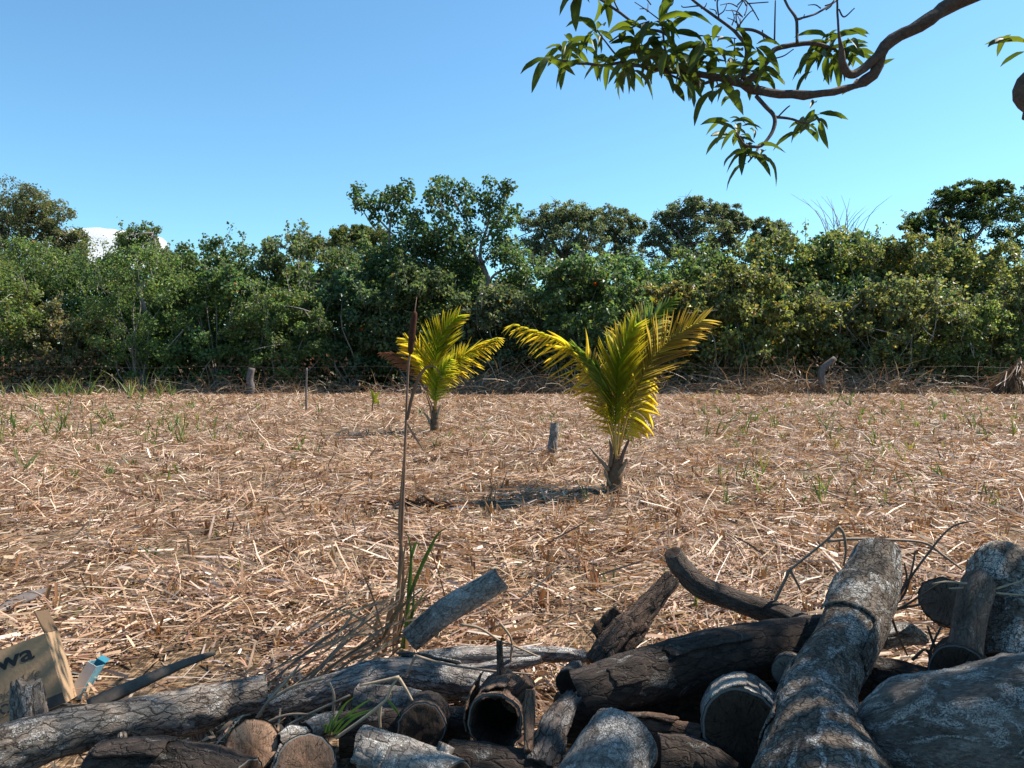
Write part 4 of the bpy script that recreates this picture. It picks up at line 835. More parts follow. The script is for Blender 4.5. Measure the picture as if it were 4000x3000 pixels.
for (px, py, n, h, lab) in ((3215, 1965, 5, 0.55, 'tallest green reed shoot in the straw right of the big palm'), (2890, 1890, 5, 0.42, 'bushy green reed shoot just right of the big palm'), (2965, 1890, 5, 0.36, 'olive reed shoot beside the bushy one right of the big palm'), (3500, 1900, 2, 0.34, 'single upright green blade in the straw far right of the big palm'), (2285, 1960, 3, 0.36, 'narrow green shoot at the left foot of the big palm'), (1700, 1760, 6, 0.3, 'pale green grass tuft at the foot of the smaller palm'), (2625, 2270, 4, 0.12, 'tiny green sprout left of the splintered log tip'), (2720, 2400, 5, 0.16, 'green sprout under the curved dark limb'), (2380, 2290, 4, 0.12, 'small green sprout in the straw right of the leaning post')):
    Y = CAMZ * F / (py - 1400); p = P(px, py, Y); mb = MB(); shoot_blades(mb, p.x, p.y, n, h, 0.012 + 0.0004 * Y, (0.075, 0.13, 0.03))
    tag(mb.build('reed_shoot', M['grass']), lab, 'reed')
sp_ = thing('palm_seedling', 'tiny yellowing palm seedling in the straw left of the smaller palm', 'seedling', P(1458, 1612, 22.0))
mb = MB(); tube(mb, [P(1454, 1612, 22), P(1456, 1580, 22), P(1460, 1550, 22)], [0.03, 0.025, 0.015], 7, 8, (0.22, 0.13, 0.06)); mb.build('stem', M['reed'], sp_)
for e in ([(1458, 1570), (1470, 1545), (1485, 1530)], [(1458, 1575), (1475, 1568), (1480, 1580)], [(1458, 1560), (1455, 1535), (1448, 1520)]):
    mb = MB(); blade(mb, e, 22, 14, (0.26, 0.27, 0.03)); mb.build('leaf', M['palm'], sp_)

# ------------------------------------------------------------------ fence
fence = thing('wire_fence', 'barbed wire fence with crooked posts along the edge of the field', 'fence', (0, 33.6, 0))
YF = 33.6
def fpost(path, radii, Y=YF):
    mb = MB(); tube(mb, [P(a, b, Y) for a, b in path], [PX(r, Y) for r in radii], 9, 16); mb.build('post', M['post'], fence, color=False)
fpost([(978, 1570), (982, 1520), (976, 1480), (984, 1438)], [13, 15, 14, 13])
fpost([(3222, 1560), (3210, 1480), (3215, 1440), (3262, 1400)], [15, 14, 13, 11])
fpost([(17, 1565), (16, 1535)], [11, 11])
for yy in (1434, 1472, 1506):
    mb = MB(); pts = [P(x, yy + 4 * math.sin(x * 0.011 + yy), YF - 0.1) for x in range(-200, 4300, 150)]
    tube(mb, pts, 0.003, 4, 110)
    for x in range(-150, 4250, 26):
        q = P(x, yy + 4 * math.sin(x * 0.011 + yy), YF - 0.1); tube(mb, [q + Vector((-0.02, 0, -0.03)), q + Vector((0.02, 0, 0.03))], 0.0035, 3, 3)
    mb.build('wire', M['wire'], fence, color=False)
thin = thing('stake', 'thin stake standing in the straw before the fence at left', 'stake', P(1197, 1612, 23.5))
mb = MB(); tube(mb, [P(1197, 1612, 23.5), P(1196, 1530, 23.5), P(1198, 1437, 23.5)], [0.035, 0.03, 0.028], 7, 12); mb.build('shaft', M['post'], thin, color=False)

# ------------------------------------------------------------------ shrubs and trees
G_HEART = [(0.075, 0.125, 0.05), (0.095, 0.15, 0.06), (0.062, 0.108, 0.045), (0.125, 0.17, 0.06)]
G_FINE = [(0.125, 0.18, 0.055), (0.155, 0.205, 0.06), (0.105, 0.15, 0.05), (0.135, 0.145, 0.06)]
G_OLIVE = [(0.14, 0.15, 0.075), (0.11, 0.125, 0.06), (0.165, 0.165, 0.085)]
G_YEL = [(0.115, 0.145, 0.055), (0.14, 0.17, 0.06), (0.09, 0.122, 0.05), (0.195, 0.21, 0.06)]
G_FAR_HAZE = [(0.14, 0.165, 0.10), (0.11, 0.14, 0.085), (0.165, 0.19, 0.11)]  # far foliage, thin haze put into the leaf colour as lighter greens
def leaves_at(mb, cen, rad, n, pal, L0, flat=0.7, asp=0.75, spots=0.0, up=0.5):
    """n leaves scattered near the shells of the clumps (cen, rad)"""
    k = rng.integers(0, len(cen), n); dv = rvec(n); dv[:, 2] *= flat
    rr = rng.random(n) ** 0.45
    pos = cen[k] + dv * (rad[k] * rr)[:, None]
    nr = norm(dv * 0.5 + np.array([0, 0, up]) + rng.normal(0, 0.55, (n, 3)))
    d = rvec(n); d[:, 2] -= 0.35; d = norm(d - nr * np.sum(d * nr, 1, keepdims=True))
    L = L0 * rng.uniform(0.65, 1.25, n)
    pc = np.array(pal); col = jit(pc[rng.integers(0, len(pc), n)], n, 0.18, 0.08)
    clump_t = rng.uniform(0.8, 1.25, (len(cen), 1)); col = col * clump_t[k].astype(np.float32)
    if spots > 0:
        s = rng.random(n) < spots; m = int(s.sum())
        sc = np.array([(0.32, 0.26, 0.02), (0.40, 0.17, 0.02), (0.22, 0.20, 0.03), (0.36, 0.07, 0.015)]); col[s] = jit(sc[rng.choice(4, m, p=[0.45, 0.2, 0.3, 0.05])], m, 0.2, 0.05)
    kites(mb, pos, d, nr, L, L * asp, col.astype(np.float32))
def stems(mb, base, tips, r0, col, wig=0.25, sides=5):
    for tp in tips:
        b = np.array(base) + np.array([random.gauss(0, 0.15), random.gauss(0, 0.15), 0]); tp = np.array(tp)
        m1 = b + (tp - b) * 0.35 + rng.normal(0, wig, 3) * [1, 1, 0.4]; m2 = b + (tp - b) * 0.7 + rng.normal(0, wig, 3) * [1, 1, 0.4]
        c = np.array(col) * random.uniform(0.7, 1.25)
        tube(mb, [b, m1, m2, tp], [r0, r0 * 0.75, r0 * 0.45, r0 * 0.15], sides, 10, c)
def shrub(label, px, pytop, Y, wpx, n, pal, L0, asp=0.75, spots=0.0, name='shrub', cat='shrub', zlow=0.6, nclump=46, shoots=14, twigs=10, group='shrubs along the fence', umbrella=0.0, stemcol=(0.2, 0.175, 0.15), flat=0.75, stemn=12, stemr=0.05, depth=1.0, rclump=0.62):
    tn = np.array((random.uniform(1.05, 1.4), random.uniform(1.05, 1.25), random.uniform(1.05, 1.5))); pal = [tuple(np.array(c) * tn) for c in pal]; L0 *= 1.22; n = int(n * 0.72)
    top = P(px, pytop, Y); base = np.array((top.x, Y, 0.0)); H = top.z; W = PX(wpx, Y) * 0.5
    root = thing(name, label, cat, tuple(base), group)
    u = rvec(nclump) * (rng.random((nclump, 1)) ** 0.3); u[:, 2] = np.sign(u[:, 2]) * np.abs(u[:, 2]) ** 0.8; u[:, :2] *= 1.2
    zc = zlow + (H - zlow) * (0.5 + umbrella * 0.25)
    cz = zc + u[:, 2] * (H - zlow) * (0.50 - 0.16 * umbrella)
    wz = 1.0 - 0.25 * np.clip((cz - zc) / (H - zlow) * 2, 0, 1)
    cen = np.stack([base[0] + u[:, 0] * W * wz, base[1] + u[:, 1] * W * depth * 0.8, cz], 1)
    rad = rng.uniform(0.55, 1.1, nclump) * rclump * (H / 6) ** 0.5
    cen[:, 2] = np.minimum(cen[:, 2], H - rad * flat * 0.8)
    mb = MB(); leaves_at(mb, cen, rad, int(n * 1.35), pal, L0, flat, asp, spots)
    # leafy shoots reaching above the outline
    st = MB()
    for _ in range(shoots):
        i = random.randrange(nclump); s = cen[i] + np.array([random.gauss(0, 0.3), random.gauss(0, 0.3), rad[i] * 0.4])
        if s[2] < H * 0.6: continue
        ln = random.uniform(0.4, 1.1); d = np.array([random.gauss(0, 0.25), random.gauss(0, 0.2), 1.0]); e = s + d * ln
        tube(st, [s - d * 0.4, s + d * ln * 0.5, e], [0.018, 0.012, 0.005], 4, 5, stemcol)
        m = 22; f = rng.random(m); c = s + (e - s) * f[:, None] + rng.normal(0, 0.09, (m, 3)); nr = norm(rng.normal(0, 1, (m, 3)) + [0, 0, 0.8])
        dd = rvec(m); dd[:, 2] -= 0.5; dd = norm(dd - nr * np.sum(dd * nr, 1, keepdims=True)); L = L0 * rng.uniform(0.6, 1.2, m)
        pc = np.array(pal); kites(mb, c, dd, nr, L, L * asp, jit(pc[rng.integers(0, len(pc), m)], m, 0.2, 0.08))
    mb.build('crown', M['leaf'], root, smooth=False)
    ti = [int(i) for i in rng.choice(nclump, min(stemn, nclump), replace=False)]
    stems(st, base, [cen[i] for i in ti], stemr, stemcol)
    for _ in range(twigs):   # bare twigs showing on the outside
        s = np.array(cen[random.choice(ti)]); e = s + np.array([0, -0.5, 0]) + np.array([random.gauss(0, 0.7), random.uniform(-0.3, 0.1), random.gauss(0.1, 0.6)])
        tube(st, [s, (s + e) / 2 + rng.normal(0, 0.1, 3), e], [0.022, 0.016, 0.006], 4, 6, np.array((0.3, 0.26, 0.23)) * random.uniform(0.8, 1.2))
    st.build('trunk', M['stem'], root)
    return root

# front row along the fence, left to right: (px, top py, distance, width px, leaves, palette, leaf length, label)
FRONT = [
 (-60, 1120, 36.0, 420, 9000, G_FINE, 0.13, 0.02, 'light green fine leaved shrub at the left edge of the hedge'),
 (230, 1120, 36.6, 430, 9000, G_OLIVE, 0.13, 0.04, 'olive shrub with brownish leaves, second from the left along the fence'),
 (560, 1080, 36.2, 430, 9500, G_FINE, 0.12, 0.01, 'light green shrub right of the olive one at left, below the thin tree'),
 (860, 1090, 36.8, 400, 9500, G_HEART, 0.16, 0.01, 'broad leaved shrub behind the upright fence post at left'),
 (1110, 1110, 35.8, 380, 9500, G_FINE, 0.13, 0.01, 'fresh green shrub behind the thin stake'),
 (1370, 1150, 36.2, 330, 9000, G_HEART, 0.17, 0.01, 'dark broad leaved shrub just left of the smaller palm'),
 (1650, 1130, 37.0, 420, 9500, G_HEART, 0.16, 0.005, 'dark shrub directly behind the smaller palm'),
 (1960, 1100, 36.2, 400, 10000, G_HEART, 0.17, 0.015, 'glossy broad leaved shrub between the two palms'),
 (2280, 1080, 36.2, 430, 10500, G_HEART, 0.18, 0.02, 'glossy heart leaved shrub behind the left frond of the big palm'),
 (2600, 1070, 36.6, 420, 10000, G_YEL, 0.17, 0.03, 'yellow flecked shrub directly behind the big palm'),
 (2900, 1060, 36.4, 420, 9000, G_YEL, 0.17, 0.045, 'shrub with grey bare twigs right of the big palm'),
 (3210, 1050, 36.8, 440, 9000, G_YEL, 0.16, 0.05, 'yellow speckled shrub behind the crooked fence post at right'),
 (3520, 1080, 36.4, 420, 9500, G_YEL, 0.16, 0.04, 'tangled shrub right of the crooked fence post'),
 (3800, 1130, 35.8, 360, 9000, G_FINE, 0.14, 0.03, 'low light green shrub near the right edge'),
 (4060, 1080, 36.2, 380, 9000, G_YEL, 0.15, 0.03, 'bright green shrub cut by the right edge'),
]
OFF = [-50, 40, -70, 30, 90, -40, -10, 70, -50, 40, -60, 60, -20, 50, -60]
for i, (px, py, Y, w, n, pal, L0, sp, lab) in enumerate(FRONT):
    py += OFF[i]; Y += random.uniform(-0.5, 0.7)
    shrub(lab, px, py, Y, w, n, pal, L0, 0.62 if pal is G_FINE else 0.85, sp, zlow=0.45, twigs=26 if px > 2700 else 9, nclump=120, shoots=34, rclump=0.5, depth=0.6)
BACK = [
 (80, 985, 40.5, 520, 9500, G_FINE, 0.13, 0.01, 'tall light green shrub rising at the left below the olive tree'),
 (480, 985, 41, 500, 9500, G_FINE, 0.13, 0.01, 'rounded green shrub below the cloud'),
 (860, 1000, 41, 480, 9500, G_HEART, 0.16, 0.01, 'broad leaved shrub on the low skyline right of the cloud'),
 (1180, 975, 40.5, 460, 9500, G_HEART, 0.15, 0.005, 'dense shrub on the skyline left of the tall tree'),
 (1480, 1010, 41.5, 460, 9500, G_HEART, 0.16, 0.01, 'shrub at the left foot of the tall tree'),
 (2130, 1055, 40.5, 430, 9000, G_HEART, 0.16, 0.02, 'shrub right of the tall tree, below the dark umbrella tree'),
 (2450, 1045, 41, 430, 9000, G_HEART, 0.16, 0.02, 'shrub on the skyline below the gap between the umbrella trees'),
 (2730, 965, 41.5, 420, 9500, G_HEART, 0.16, 0.03, 'shrub rising on the skyline right above the big palm'),
 (3020, 925, 41, 420, 9500, G_YEL, 0.16, 0.03, 'tall shrub left of the bare twigs on the right skyline'),
 (3300, 885, 41, 430, 9500, G_YEL, 0.16, 0.035, 'tall shrub under the bare twigs on the right skyline'),
 (3560, 900, 40.5, 380, 9500, G_YEL, 0.16, 0.03, 'tall dark shrub left in front of the flat topped tree at right'),
 (3880, 960, 40.5, 440, 9500, G_YEL, 0.16, 0.03, 'shrub in front of the flat topped tree at the right edge'),
]
for (px, py, Y, w, n, pal, L0, sp, lab) in BACK:
    shrub(lab, px, py, Y, w, n, pal, L0, 0.62 if pal is G_FINE else 0.85, sp, zlow=0.8, twigs=12, nclump=120, shoots=48, rclump=0.5, depth=0.8, group='taller shrubs behind the fence')
# dead twigs on the skyline at right, thin tree at left
tw = thing('dead_shrub', 'leafless grey shrub sticking up over the hedge on the right skyline', 'shrub', P(3290, 1500, 42.5))
mb = MB()
for _ in range(26):
    a = random.uniform(-0.5, 0.5); x0 = 3280 + random.gauss(0, 25); ln = random.uniform(120, 260)
    p = [(x0, 1000), (x0 + a * ln * 0.5, 1000 - ln * 0.6), (x0 + a * ln * 1.3 + random.gauss(0, 12), 960 - ln * 0.75)]
    tube(mb, [P(u, v, 42.4 + random.gauss(0, 0.3)) for u, v in p], [0.03, 0.018, 0.006], 4, 8, (0.3, 0.26, 0.23))
tube(mb, [P(3285, 1540, 42.5), P(3290, 1200, 42.5), P(3280, 990, 42.5)], [0.08, 0.06, 0.03], 6, 8, (0.28, 0.24, 0.2))
mb.build('branches', M['stem'], tw)

def tree(label, name, clumps, Y, n, pal, L0, trunk, group='trees beyond the hedge', flat=0.5, asp=0.6, spots=0.0, twig=0.05, stemcol=(0.13, 0.105, 0.085), dy=0.5):
    """clumps: (px, py, r px); trunk: list of (pixel path, radii px)"""
    cen = np.array([list(P(a, b, Y + random.uniform(-1, 1) * PX(r, Y) * dy)) for a, b, r in clumps]); rad = np.array([PX(r, Y) for _, _, r in clumps])
    p0 = P(trunk[0][0][0][0], trunk[0][0][0][1], Y); root = thing(name, label, 'tree', (p0.x, p0.y, 0), group)
    # split every clump into smaller ones so the outline stays ragged
    sub, sr = [], []
    for c, r in zip(cen, rad):
        k = 30; d = rvec(k) * (rng.random((k, 1)) ** 0.35); d[:, 2] *= min(1, flat * 1.35)
        sub.append(c + d * r * 1.05); sr.append(np.full(k, r) * rng.uniform(0.16, 0.34, k))
    sub = np.concatenate(sub); sr = np.concatenate(sr)
    mb = MB(); leaves_at(mb, sub, sr, int(n * 1.45), pal, L0, flat * 1.25, asp, spots); mb.build('crown', M['leaf'], root, smooth=False)
    st = MB()
    for path, radii in trunk: tube(st, [P(a, b, Y) for a, b in path], [PX(r, Y) for r in radii], 7, 16, stemcol)
    for i in range(len(cen)):
        path, radii = random.choice(trunk); e = P(*path[-1], Y); e = np.array(e)
        for _ in range(3):
            tp = cen[i] + rng.normal(0, 0.5, 3) * rad[i]; m = (e + tp) / 2 + rng.normal(0, 0.12, 3) * np.linalg.norm(tp - e)
            tube(st, [e, m, tp], [twig, twig * 0.6, twig * 0.15], 4, 8, stemcol)
    st.build('trunk', M['stem'], root)
    return root
tree('big olive green tree at the left edge, tallest on that side', 'olive_tree', [(20, 830, 130), (130, 830, 100), (200, 880, 90), (60, 930, 150), (190, 960, 120), (-80, 850, 140), (270, 960, 70), (100, 1010, 150), (270, 1020, 80)], 50, 17000, G_OLIVE, 0.17, [([(60, 1540), (50, 1200), (60, 1000), (90, 880)], [22, 18, 12, 6]), ([(55, 1100), (20, 960), (-10, 860)], [12, 9, 5]), ([(60, 1050), (150, 940), (190, 880)], [10, 8, 4])], flat=0.7)
tree('thin fine leaved tree standing up against the cloud', 'thin_tree', [(540, 930, 65), (590, 925, 50), (500, 950, 40), (560, 1000, 75), (620, 1040, 70), (480, 1060, 70), (560, 1090, 90)], 39, 4200, G_FINE, 0.12, [([(575, 1540), (570, 1240), (548, 1150), (575, 1080), (560, 1000)], [10, 8, 8, 6, 3]), ([(555, 1140), (510, 1060), (500, 970)], [6, 4, 2]), ([(575, 1080), (610, 1000), (600, 920)], [5, 4, 2])], stemcol=(0.27, 0.24, 0.2), flat=0.6)
tree('small dark distant tree on the low skyline right of the cloud', 'distant_tree', [(640, 1020, 50), (690, 1010, 55), (725, 1030, 40), (660, 1060, 60), (720, 1070, 50)], 95, 5000, G_FAR_HAZE, 0.3, [([(690, 1530), (685, 1060)], [7, 5])])
tree('pale distant flat crowned tree left of the tall tree', 'distant_tree', [(1180, 965, 30), (1210, 950, 40), (1250, 965, 45), (1290, 975, 28), (1160, 990, 30), (1220, 1000, 60)], 110, 5000, G_OLIVE, 0.32, [([(1215, 1520), (1215, 990)], [6, 4])])
tree('pale green airy tree peeping out just left of the tall tree', 'airy_tree', [(1330, 930, 45), (1390, 915, 50), (1450, 925, 50), (1350, 970, 60), (1430, 980, 70), (1500, 960, 60)], 56, 7000, [(0.13, 0.16, 0.05), (0.10, 0.13, 0.045), (0.15, 0.17, 0.06)], 0.18, [([(1410, 1530), (1400, 1100), (1400, 960)], [10, 8, 5])], flat=0.6)
tree('dark umbrella shaped tree right of the tall tree', 'umbrella_tree', [(2090, 870, 65), (2150, 850, 70), (2220, 845, 70), (2290, 860, 65), (2110, 930, 85), (2210, 925, 100), (2300, 920, 80), (2190, 1000, 110), (2290, 1000, 90), (2070, 980, 70), (2140, 1060, 100), (2260, 1070, 100)], 62, 15000, G_FAR_HAZE, 0.2, [([(2215, 1530), (2210, 1150), (2200, 1000)], [16, 13, 9]), ([(2210, 1050), (2150, 940), (2110, 900)], [9, 6, 3]), ([(2205, 1000), (2270, 920), (2290, 880)], [8, 6, 3])], flat=0.55)
tree('slender airy tree between the two umbrella shaped trees', 'airy_tree', [(2390, 845, 55), (2430, 860, 50), (2360, 900, 60), (2440, 920, 60), (2490, 895, 40), (2400, 970, 70), (2460, 1000, 60), (2390, 1050, 80), (2470, 1060, 70)], 64, 8000, G_FAR_HAZE, 0.2, [([(2410, 1530), (2408, 1050), (2400, 920)], [11, 8, 5]), ([(2405, 1000), (2450, 930), (2470, 890)], [5, 4, 2])], flat=0.5)
tree('wide dark umbrella shaped tree above the big palm', 'umbrella_tree', [(2620, 850, 60), (2690, 825, 60), (2740, 815, 60), (2800, 840, 60), (2860, 845, 50), (2600, 910, 80), (2700, 900, 90), (2800, 905, 70), (2890, 890, 45), (2560, 950, 60), (2660, 960, 80), (2840, 960, 50), (2740, 980, 70), (2600, 1010, 70)], 60, 15000, G_FAR_HAZE, 0.2, [([(2700, 1530), (2690, 1100), (2680, 980)], [16, 13, 9]), ([(2690, 1050), (2790, 960), (2860, 890)], [9, 7, 3]), ([(2685, 1000), (2640, 900), (2620, 860)], [7, 5, 3]), ([(2790, 960), (2890, 950), (2920, 900)], [5, 4, 2])], flat=0.5)
tree('small airy tree on the skyline right of the wide umbrella tree', 'airy_tree', [(2980, 895, 45), (3030, 905, 50), (2960, 950, 50), (3050, 960, 60)], 62, 4200, G_FAR_HAZE, 0.2, [([(3000, 1530), (3000, 960)], [9, 6])])
tree('flat topped spreading tree at the right edge', 'spreading_tree', [(3720, 765, 55), (3790, 760, 60), (3860, 755, 55), (3905, 750, 45), (3680, 820, 65), (3770, 830, 80), (3870, 820, 80), (3600, 870, 60), (3690, 890, 80), (3800, 900, 90), (3930, 880, 90), (4030, 800, 90), (4080, 900, 110), (3560, 910, 45), (3980, 960, 100), (3660, 950, 70)], 44, 20000, [(0.075, 0.11, 0.028), (0.055, 0.085, 0.024), (0.095, 0.125, 0.03)], 0.14, [([(3800, 1530), (3780, 1150), (3770, 960)], [18, 15, 10]), ([(3775, 1000), (3700, 900), (3680, 850)], [9, 7, 3]), ([(3775, 980), (3850, 880), (3890, 770)], [9, 6, 3]), ([(3780, 1050), (3950, 950), (4030, 850)], [9, 7, 4]), ([(3700, 900), (3720, 820), (3740, 780)], [5, 4, 2])], flat=0.5)
# the tall tree behind the smaller palm
def tall_tree():
    Y = 38.5
    root = thing('tall_heart_leaf_tree', 'tall open crowned tree with dark heart shaped leaves behind the smaller palm', 'tree', P(1890, 1530, Y))
    def Zt(pts): return [(1000 + x * 0.5726, 650 + y * 0.5726) for x, y in pts]
    limbs = [(Zt([(1555, 1500), (1555, 1000), (1550, 900), (1590, 800), (1530, 640), (1540, 540), (1590, 380), (1600, 130)]), [17, 15, 14, 12, 10, 8, 6, 2]),
             (Zt([(1590, 800), (1480, 600), (1360, 440), (1280, 330), (1230, 150)]), [10, 8, 6, 4, 2]), (Zt([(1545, 560), (1640, 380), (1720, 160)]), [7, 5, 2]), (Zt([(1500, 610), (1440, 420), (1420, 160)]), [6, 4, 2]),
             (Zt([(1590, 800), (1650, 740), (1780, 710), (1880, 700)]), [8, 6, 5, 2]), (Zt([(1380, 960), (1280, 900), (1230, 840)]), [8, 6, 3]), (Zt([(1540, 1500), (1380, 960), (1180, 700), (1060, 560)]), [12, 9, 7, 3]),
             (Zt([(920, 1500), (910, 600), (915, 420), (930, 340), (1040, 170)]), [10, 8, 7, 5, 2]), (Zt([(912, 460), (830, 370), (740, 280), (700, 180)]), [6, 5, 4, 2]), (Zt([(915, 420), (880, 300), (930, 190)]), [5, 4, 2]), (Zt([(930, 340), (1000, 230), (1040, 160)]), [4, 3, 2]),
             (Zt([(1280, 330), (1180, 240), (1170, 230)]), [4, 3, 2]), (Zt([(1640, 380), (1740, 340), (1780, 320)]), [4, 3, 2]), (Zt([(840, 470), (780, 400), (680, 230)]), [4, 4, 2]), (Zt([(1440, 420), (1330, 200), (1300, 130)]), [4, 3, 2]),
             (Zt([(1060, 560), (1060, 440), (1080, 330)]), [5, 4, 2])]
    st = MB()
    for p, r in limbs: tube(st, [P(a, b, Y + 0.4 * math.sin(a * 0.01)) for a, b in p], [PX(q * 0.72, Y) for q in r], 7, 20, (0.24, 0.21, 0.18))
    st.build('trunk', M['stem'], root)
    spots = Zt([(700, 170), (680, 220), (710, 290), (760, 260), (800, 290), (820, 360), (840, 240), (900, 210), (940, 200), (930, 260), (1030, 150), (1040, 220), (1000, 250), (980, 190), (900, 330), (870, 270), (940, 380), (990, 330), (1060, 350), (1100, 330), (1110, 400), (1070, 430), (1130, 460), (1020, 420),
                (1230, 120), (1300, 125), (1210, 190), (1260, 190), (1180, 240), (1200, 290), (1290, 230), (1320, 280), (1270, 320), (1240, 380), (1330, 380), (1370, 180), (1430, 150), (1390, 250), (1450, 240), (1500, 210), (1420, 330), (1480, 330), (1360, 430), (1450, 430), (1590, 120), (1590, 190), (1570, 250), (1620, 280), (1560, 340), (1700, 170), (1725, 150), (1680, 220), (1670, 280), (1650, 340), (1710, 330), (1780, 320), (1740, 380), (1700, 410), (1600, 400), (1640, 440),
                (1200, 480), (1280, 480), (1130, 540), (1210, 570), (1330, 540), (1080, 600), (1030, 540), (960, 520), (900, 620), (980, 640), (1060, 680), (1150, 650), (1260, 640), (1350, 620), (1400, 540), (1480, 500), (1440, 640), (1330, 700), (1230, 740), (1130, 760), (1030, 760), (930, 740), (1380, 760), (1460, 720), (1650, 520), (1720, 560), (1780, 640), (1700, 640), (1640, 620), (1780, 760), (1700, 800), (1850, 740), (1420, 850), (1300, 830), (1150, 860), (1650, 900), (1500, 900), (850, 700), (800, 640), (780, 740)])
    cen = np.array([list(P(a, b, Y + random.gauss(0, 0.5))) for a, b in spots])
    low = np.array([b > 905 for a, b in spots]); rad = np.where(low, 0.8, 0.4)
    mb = MB()
    leaves_at(mb, cen[~low], rad[~low], 4300, G_HEART, 0.19, 1.0, 0.85, 0.006, 0.2); leaves_at(mb, cen[low], rad[low], 10500, G_HEART, 0.18, 0.8, 0.85, 0.01)
    mb.build('crown', M['leaf'], root, smooth=False)
tall_tree()

# dense dark undergrowth that closes the hedge
SKX = [-600, 0, 300, 500, 700, 900, 1150, 1350, 1700, 2000, 2150, 2400, 2700, 2850, 3000, 3150, 3300, 3450, 3600, 4000, 4600]
SKY = [990, 980, 985, 1000, 1025, 1010, 985, 970, 990, 1030, 1065, 1050, 985, 1000, 950, 920, 905, 890, 940, 990, 990]
mb = MB(); n = 95000
y = rng.uniform(37.5, 46, n); x = rng.uniform(-1, 1, n) * (0.7 * y + 2); px_ = 2000 + F * x / y
hmax = CAMZ + (1400 - np.interp(px_, SKX, SKY) - 70 - 30 * np.sin(px_ * 0.013) - 18 * np.sin(px_ * 0.037)) / F * y + 0.35 * np.sin(x * 1.9) + 0.25 * np.sin(x * 4.7 + y)
hmax = hmax * np.where(y < 40.5, 0.72, 1.0)
pos = np.stack([x, y, (1 - rng.random(n) ** 1.6) * hmax], 1); nr = norm(rng.normal(0, 0.6, (n, 3)) + [0, -0.2, 0.5]); d = rvec(n); d = norm(d - nr * np.sum(d * nr, 1, keepdims=True))
L = np.where(y < 41, rng.uniform(0.14, 0.26, n), rng.uniform(0.25, 0.45, n)); kites(mb, pos, d, nr, L, L * 0.75, jit(np.array(G_HEART)[rng.integers(0, 4, n)], n, 0.2, 0.1))
tag(mb.build('undergrowth', M['leaf'], smooth=False), 'dense dark green undergrowth filling the hedge', 'undergrowth', kind='stuff')
# brown leaves and bare stems low in the hedge
mb = MB(); n = 5200
x = rng.uniform(-28, 28, n); y = rng.uniform(34.3, 36.2, n); pos = np.stack([x, y, rng.random(n) * 1.7], 1); nr = rvec(n); d = rvec(n); d = norm(d - nr * np.sum(d * nr, 1, keepdims=True))
keep = (np.sin(x * 0.55 + 1.0) + rng.normal(0, 0.5, n)) > 0.1
L = rng.uniform(0.1, 0.22, n); kites(mb, pos[keep], d[keep], nr[keep], L[keep], L[keep] * 0.6, jit(np.array([(0.20, 0.10, 0.05), (0.26, 0.13, 0.07), (0.15, 0.09, 0.05)])[rng.integers(0, 3, n)], n, 0.2, 0.06)[keep])
tag(mb.build('dead_leaves', M['deadleaf'], smooth=False), 'reddish brown dead leaves low in the hedge behind the fence', 'leaves', kind='stuff')
mb = MB(); n = 13000
x = rng.uniform(-27, 27, n); dens = 0.45 + 0.55 * (np.sin(x * 0.42 + 2.2) > -0.3); y = rng.uniform(33.2, 35.4, n)
# the tangle is thick right of the smaller palm and thinner at left
thick = np.where((x > -2.5), 1.0, np.where((x > -12) & (x < -9), 0.9, 0.3)); k = rng.random(n) < thick * dens
x, y = x[k], y[k]; n = len(x)
d = norm(np.stack([rng.normal(0, 0.9, n), rng.normal(0, 0.4, n), np.abs(rng.normal(0.7, 0.5, n))], 1)); L = np.where(x > -2.5, rng.uniform(0.5, 2.1, n), rng.uniform(0.4, 1.4, n))
a = rng.random(n) * 6.28; side = norm(np.cross(d, np.stack([np.cos(a), np.sin(a), 0 * a], 1)))
bend = np.stack([rng.normal(0, 0.4, n), rng.normal(0, 0.2, n), -np.abs(rng.normal(0.5, 0.3, n))], 1) * L[:, None]
ribbons(mb, np.stack([x, y, rng.random(n) * 0.25], 1), d, side, L, rng.uniform(0.012, 0.035, n), [1, 1, 0.9, 0.8, 0.4], [0, 0.3, 0.55, 0.8, 1], bend, jit(np.array([(0.30, 0.2, 0.12), (0.2, 0.13, 0.085), (0.38, 0.28, 0.19), (0.14, 0.09, 0.06)])[rng.integers(0, 4, n)], n, 0.2, 0.04))
tag(mb.build('dry_vine_tangle', M['straw']), 'tangle of dry brown vines and grass along the fence', 'dry grass', kind='stuff')
# thatch heap at right edge
hp = thing('thatch_heap', 'heap of dry brown thatch against the hedge at the right edge', 'heap', P(3970, 1545, 33.0))
mb = MB(); n = 1700; c0 = P(3985, 1545, 33.0)
a = rng.uniform(0, 6.283, n); f = rng.random(n); rr = 1.25 * rng.random(n) ** 0.5
pos = np.stack([c0.x + np.cos(a) * rr * 0.6, c0.y + np.sin(a) * rr * 0.4, (1.6 - 0.5 * rr + 0.25 * np.sin(a * 2.0)) * rng.uniform(0.45, 1, n)], 1)
d = norm(np.stack([np.cos(a) * 0.55, np.sin(a) * 0.55, -np.ones(n)], 1) + rng.normal(0, 0.35, (n, 3))); L = rng.uniform(0.6, 1.7, n)
side = norm(np.cross(d, rvec(n)))
ribbons(mb, pos, d, side, L, rng.uniform(0.015, 0.035, n), [1, 1, 0.6], [0, 0.5, 1], rng.normal(0, 0.1, (n, 3)), jit(np.array([(0.24, 0.15, 0.085), (0.17, 0.1, 0.06), (0.3, 0.2, 0.12)])[rng.integers(0, 3, n)], n, 0.2, 0.04))
mb.v[-1][:, 2] = np.maximum(mb.v[-1][:, 2], 0.01)
tag(mb.build('thatch', M['straw'], hp), kind='stuff')

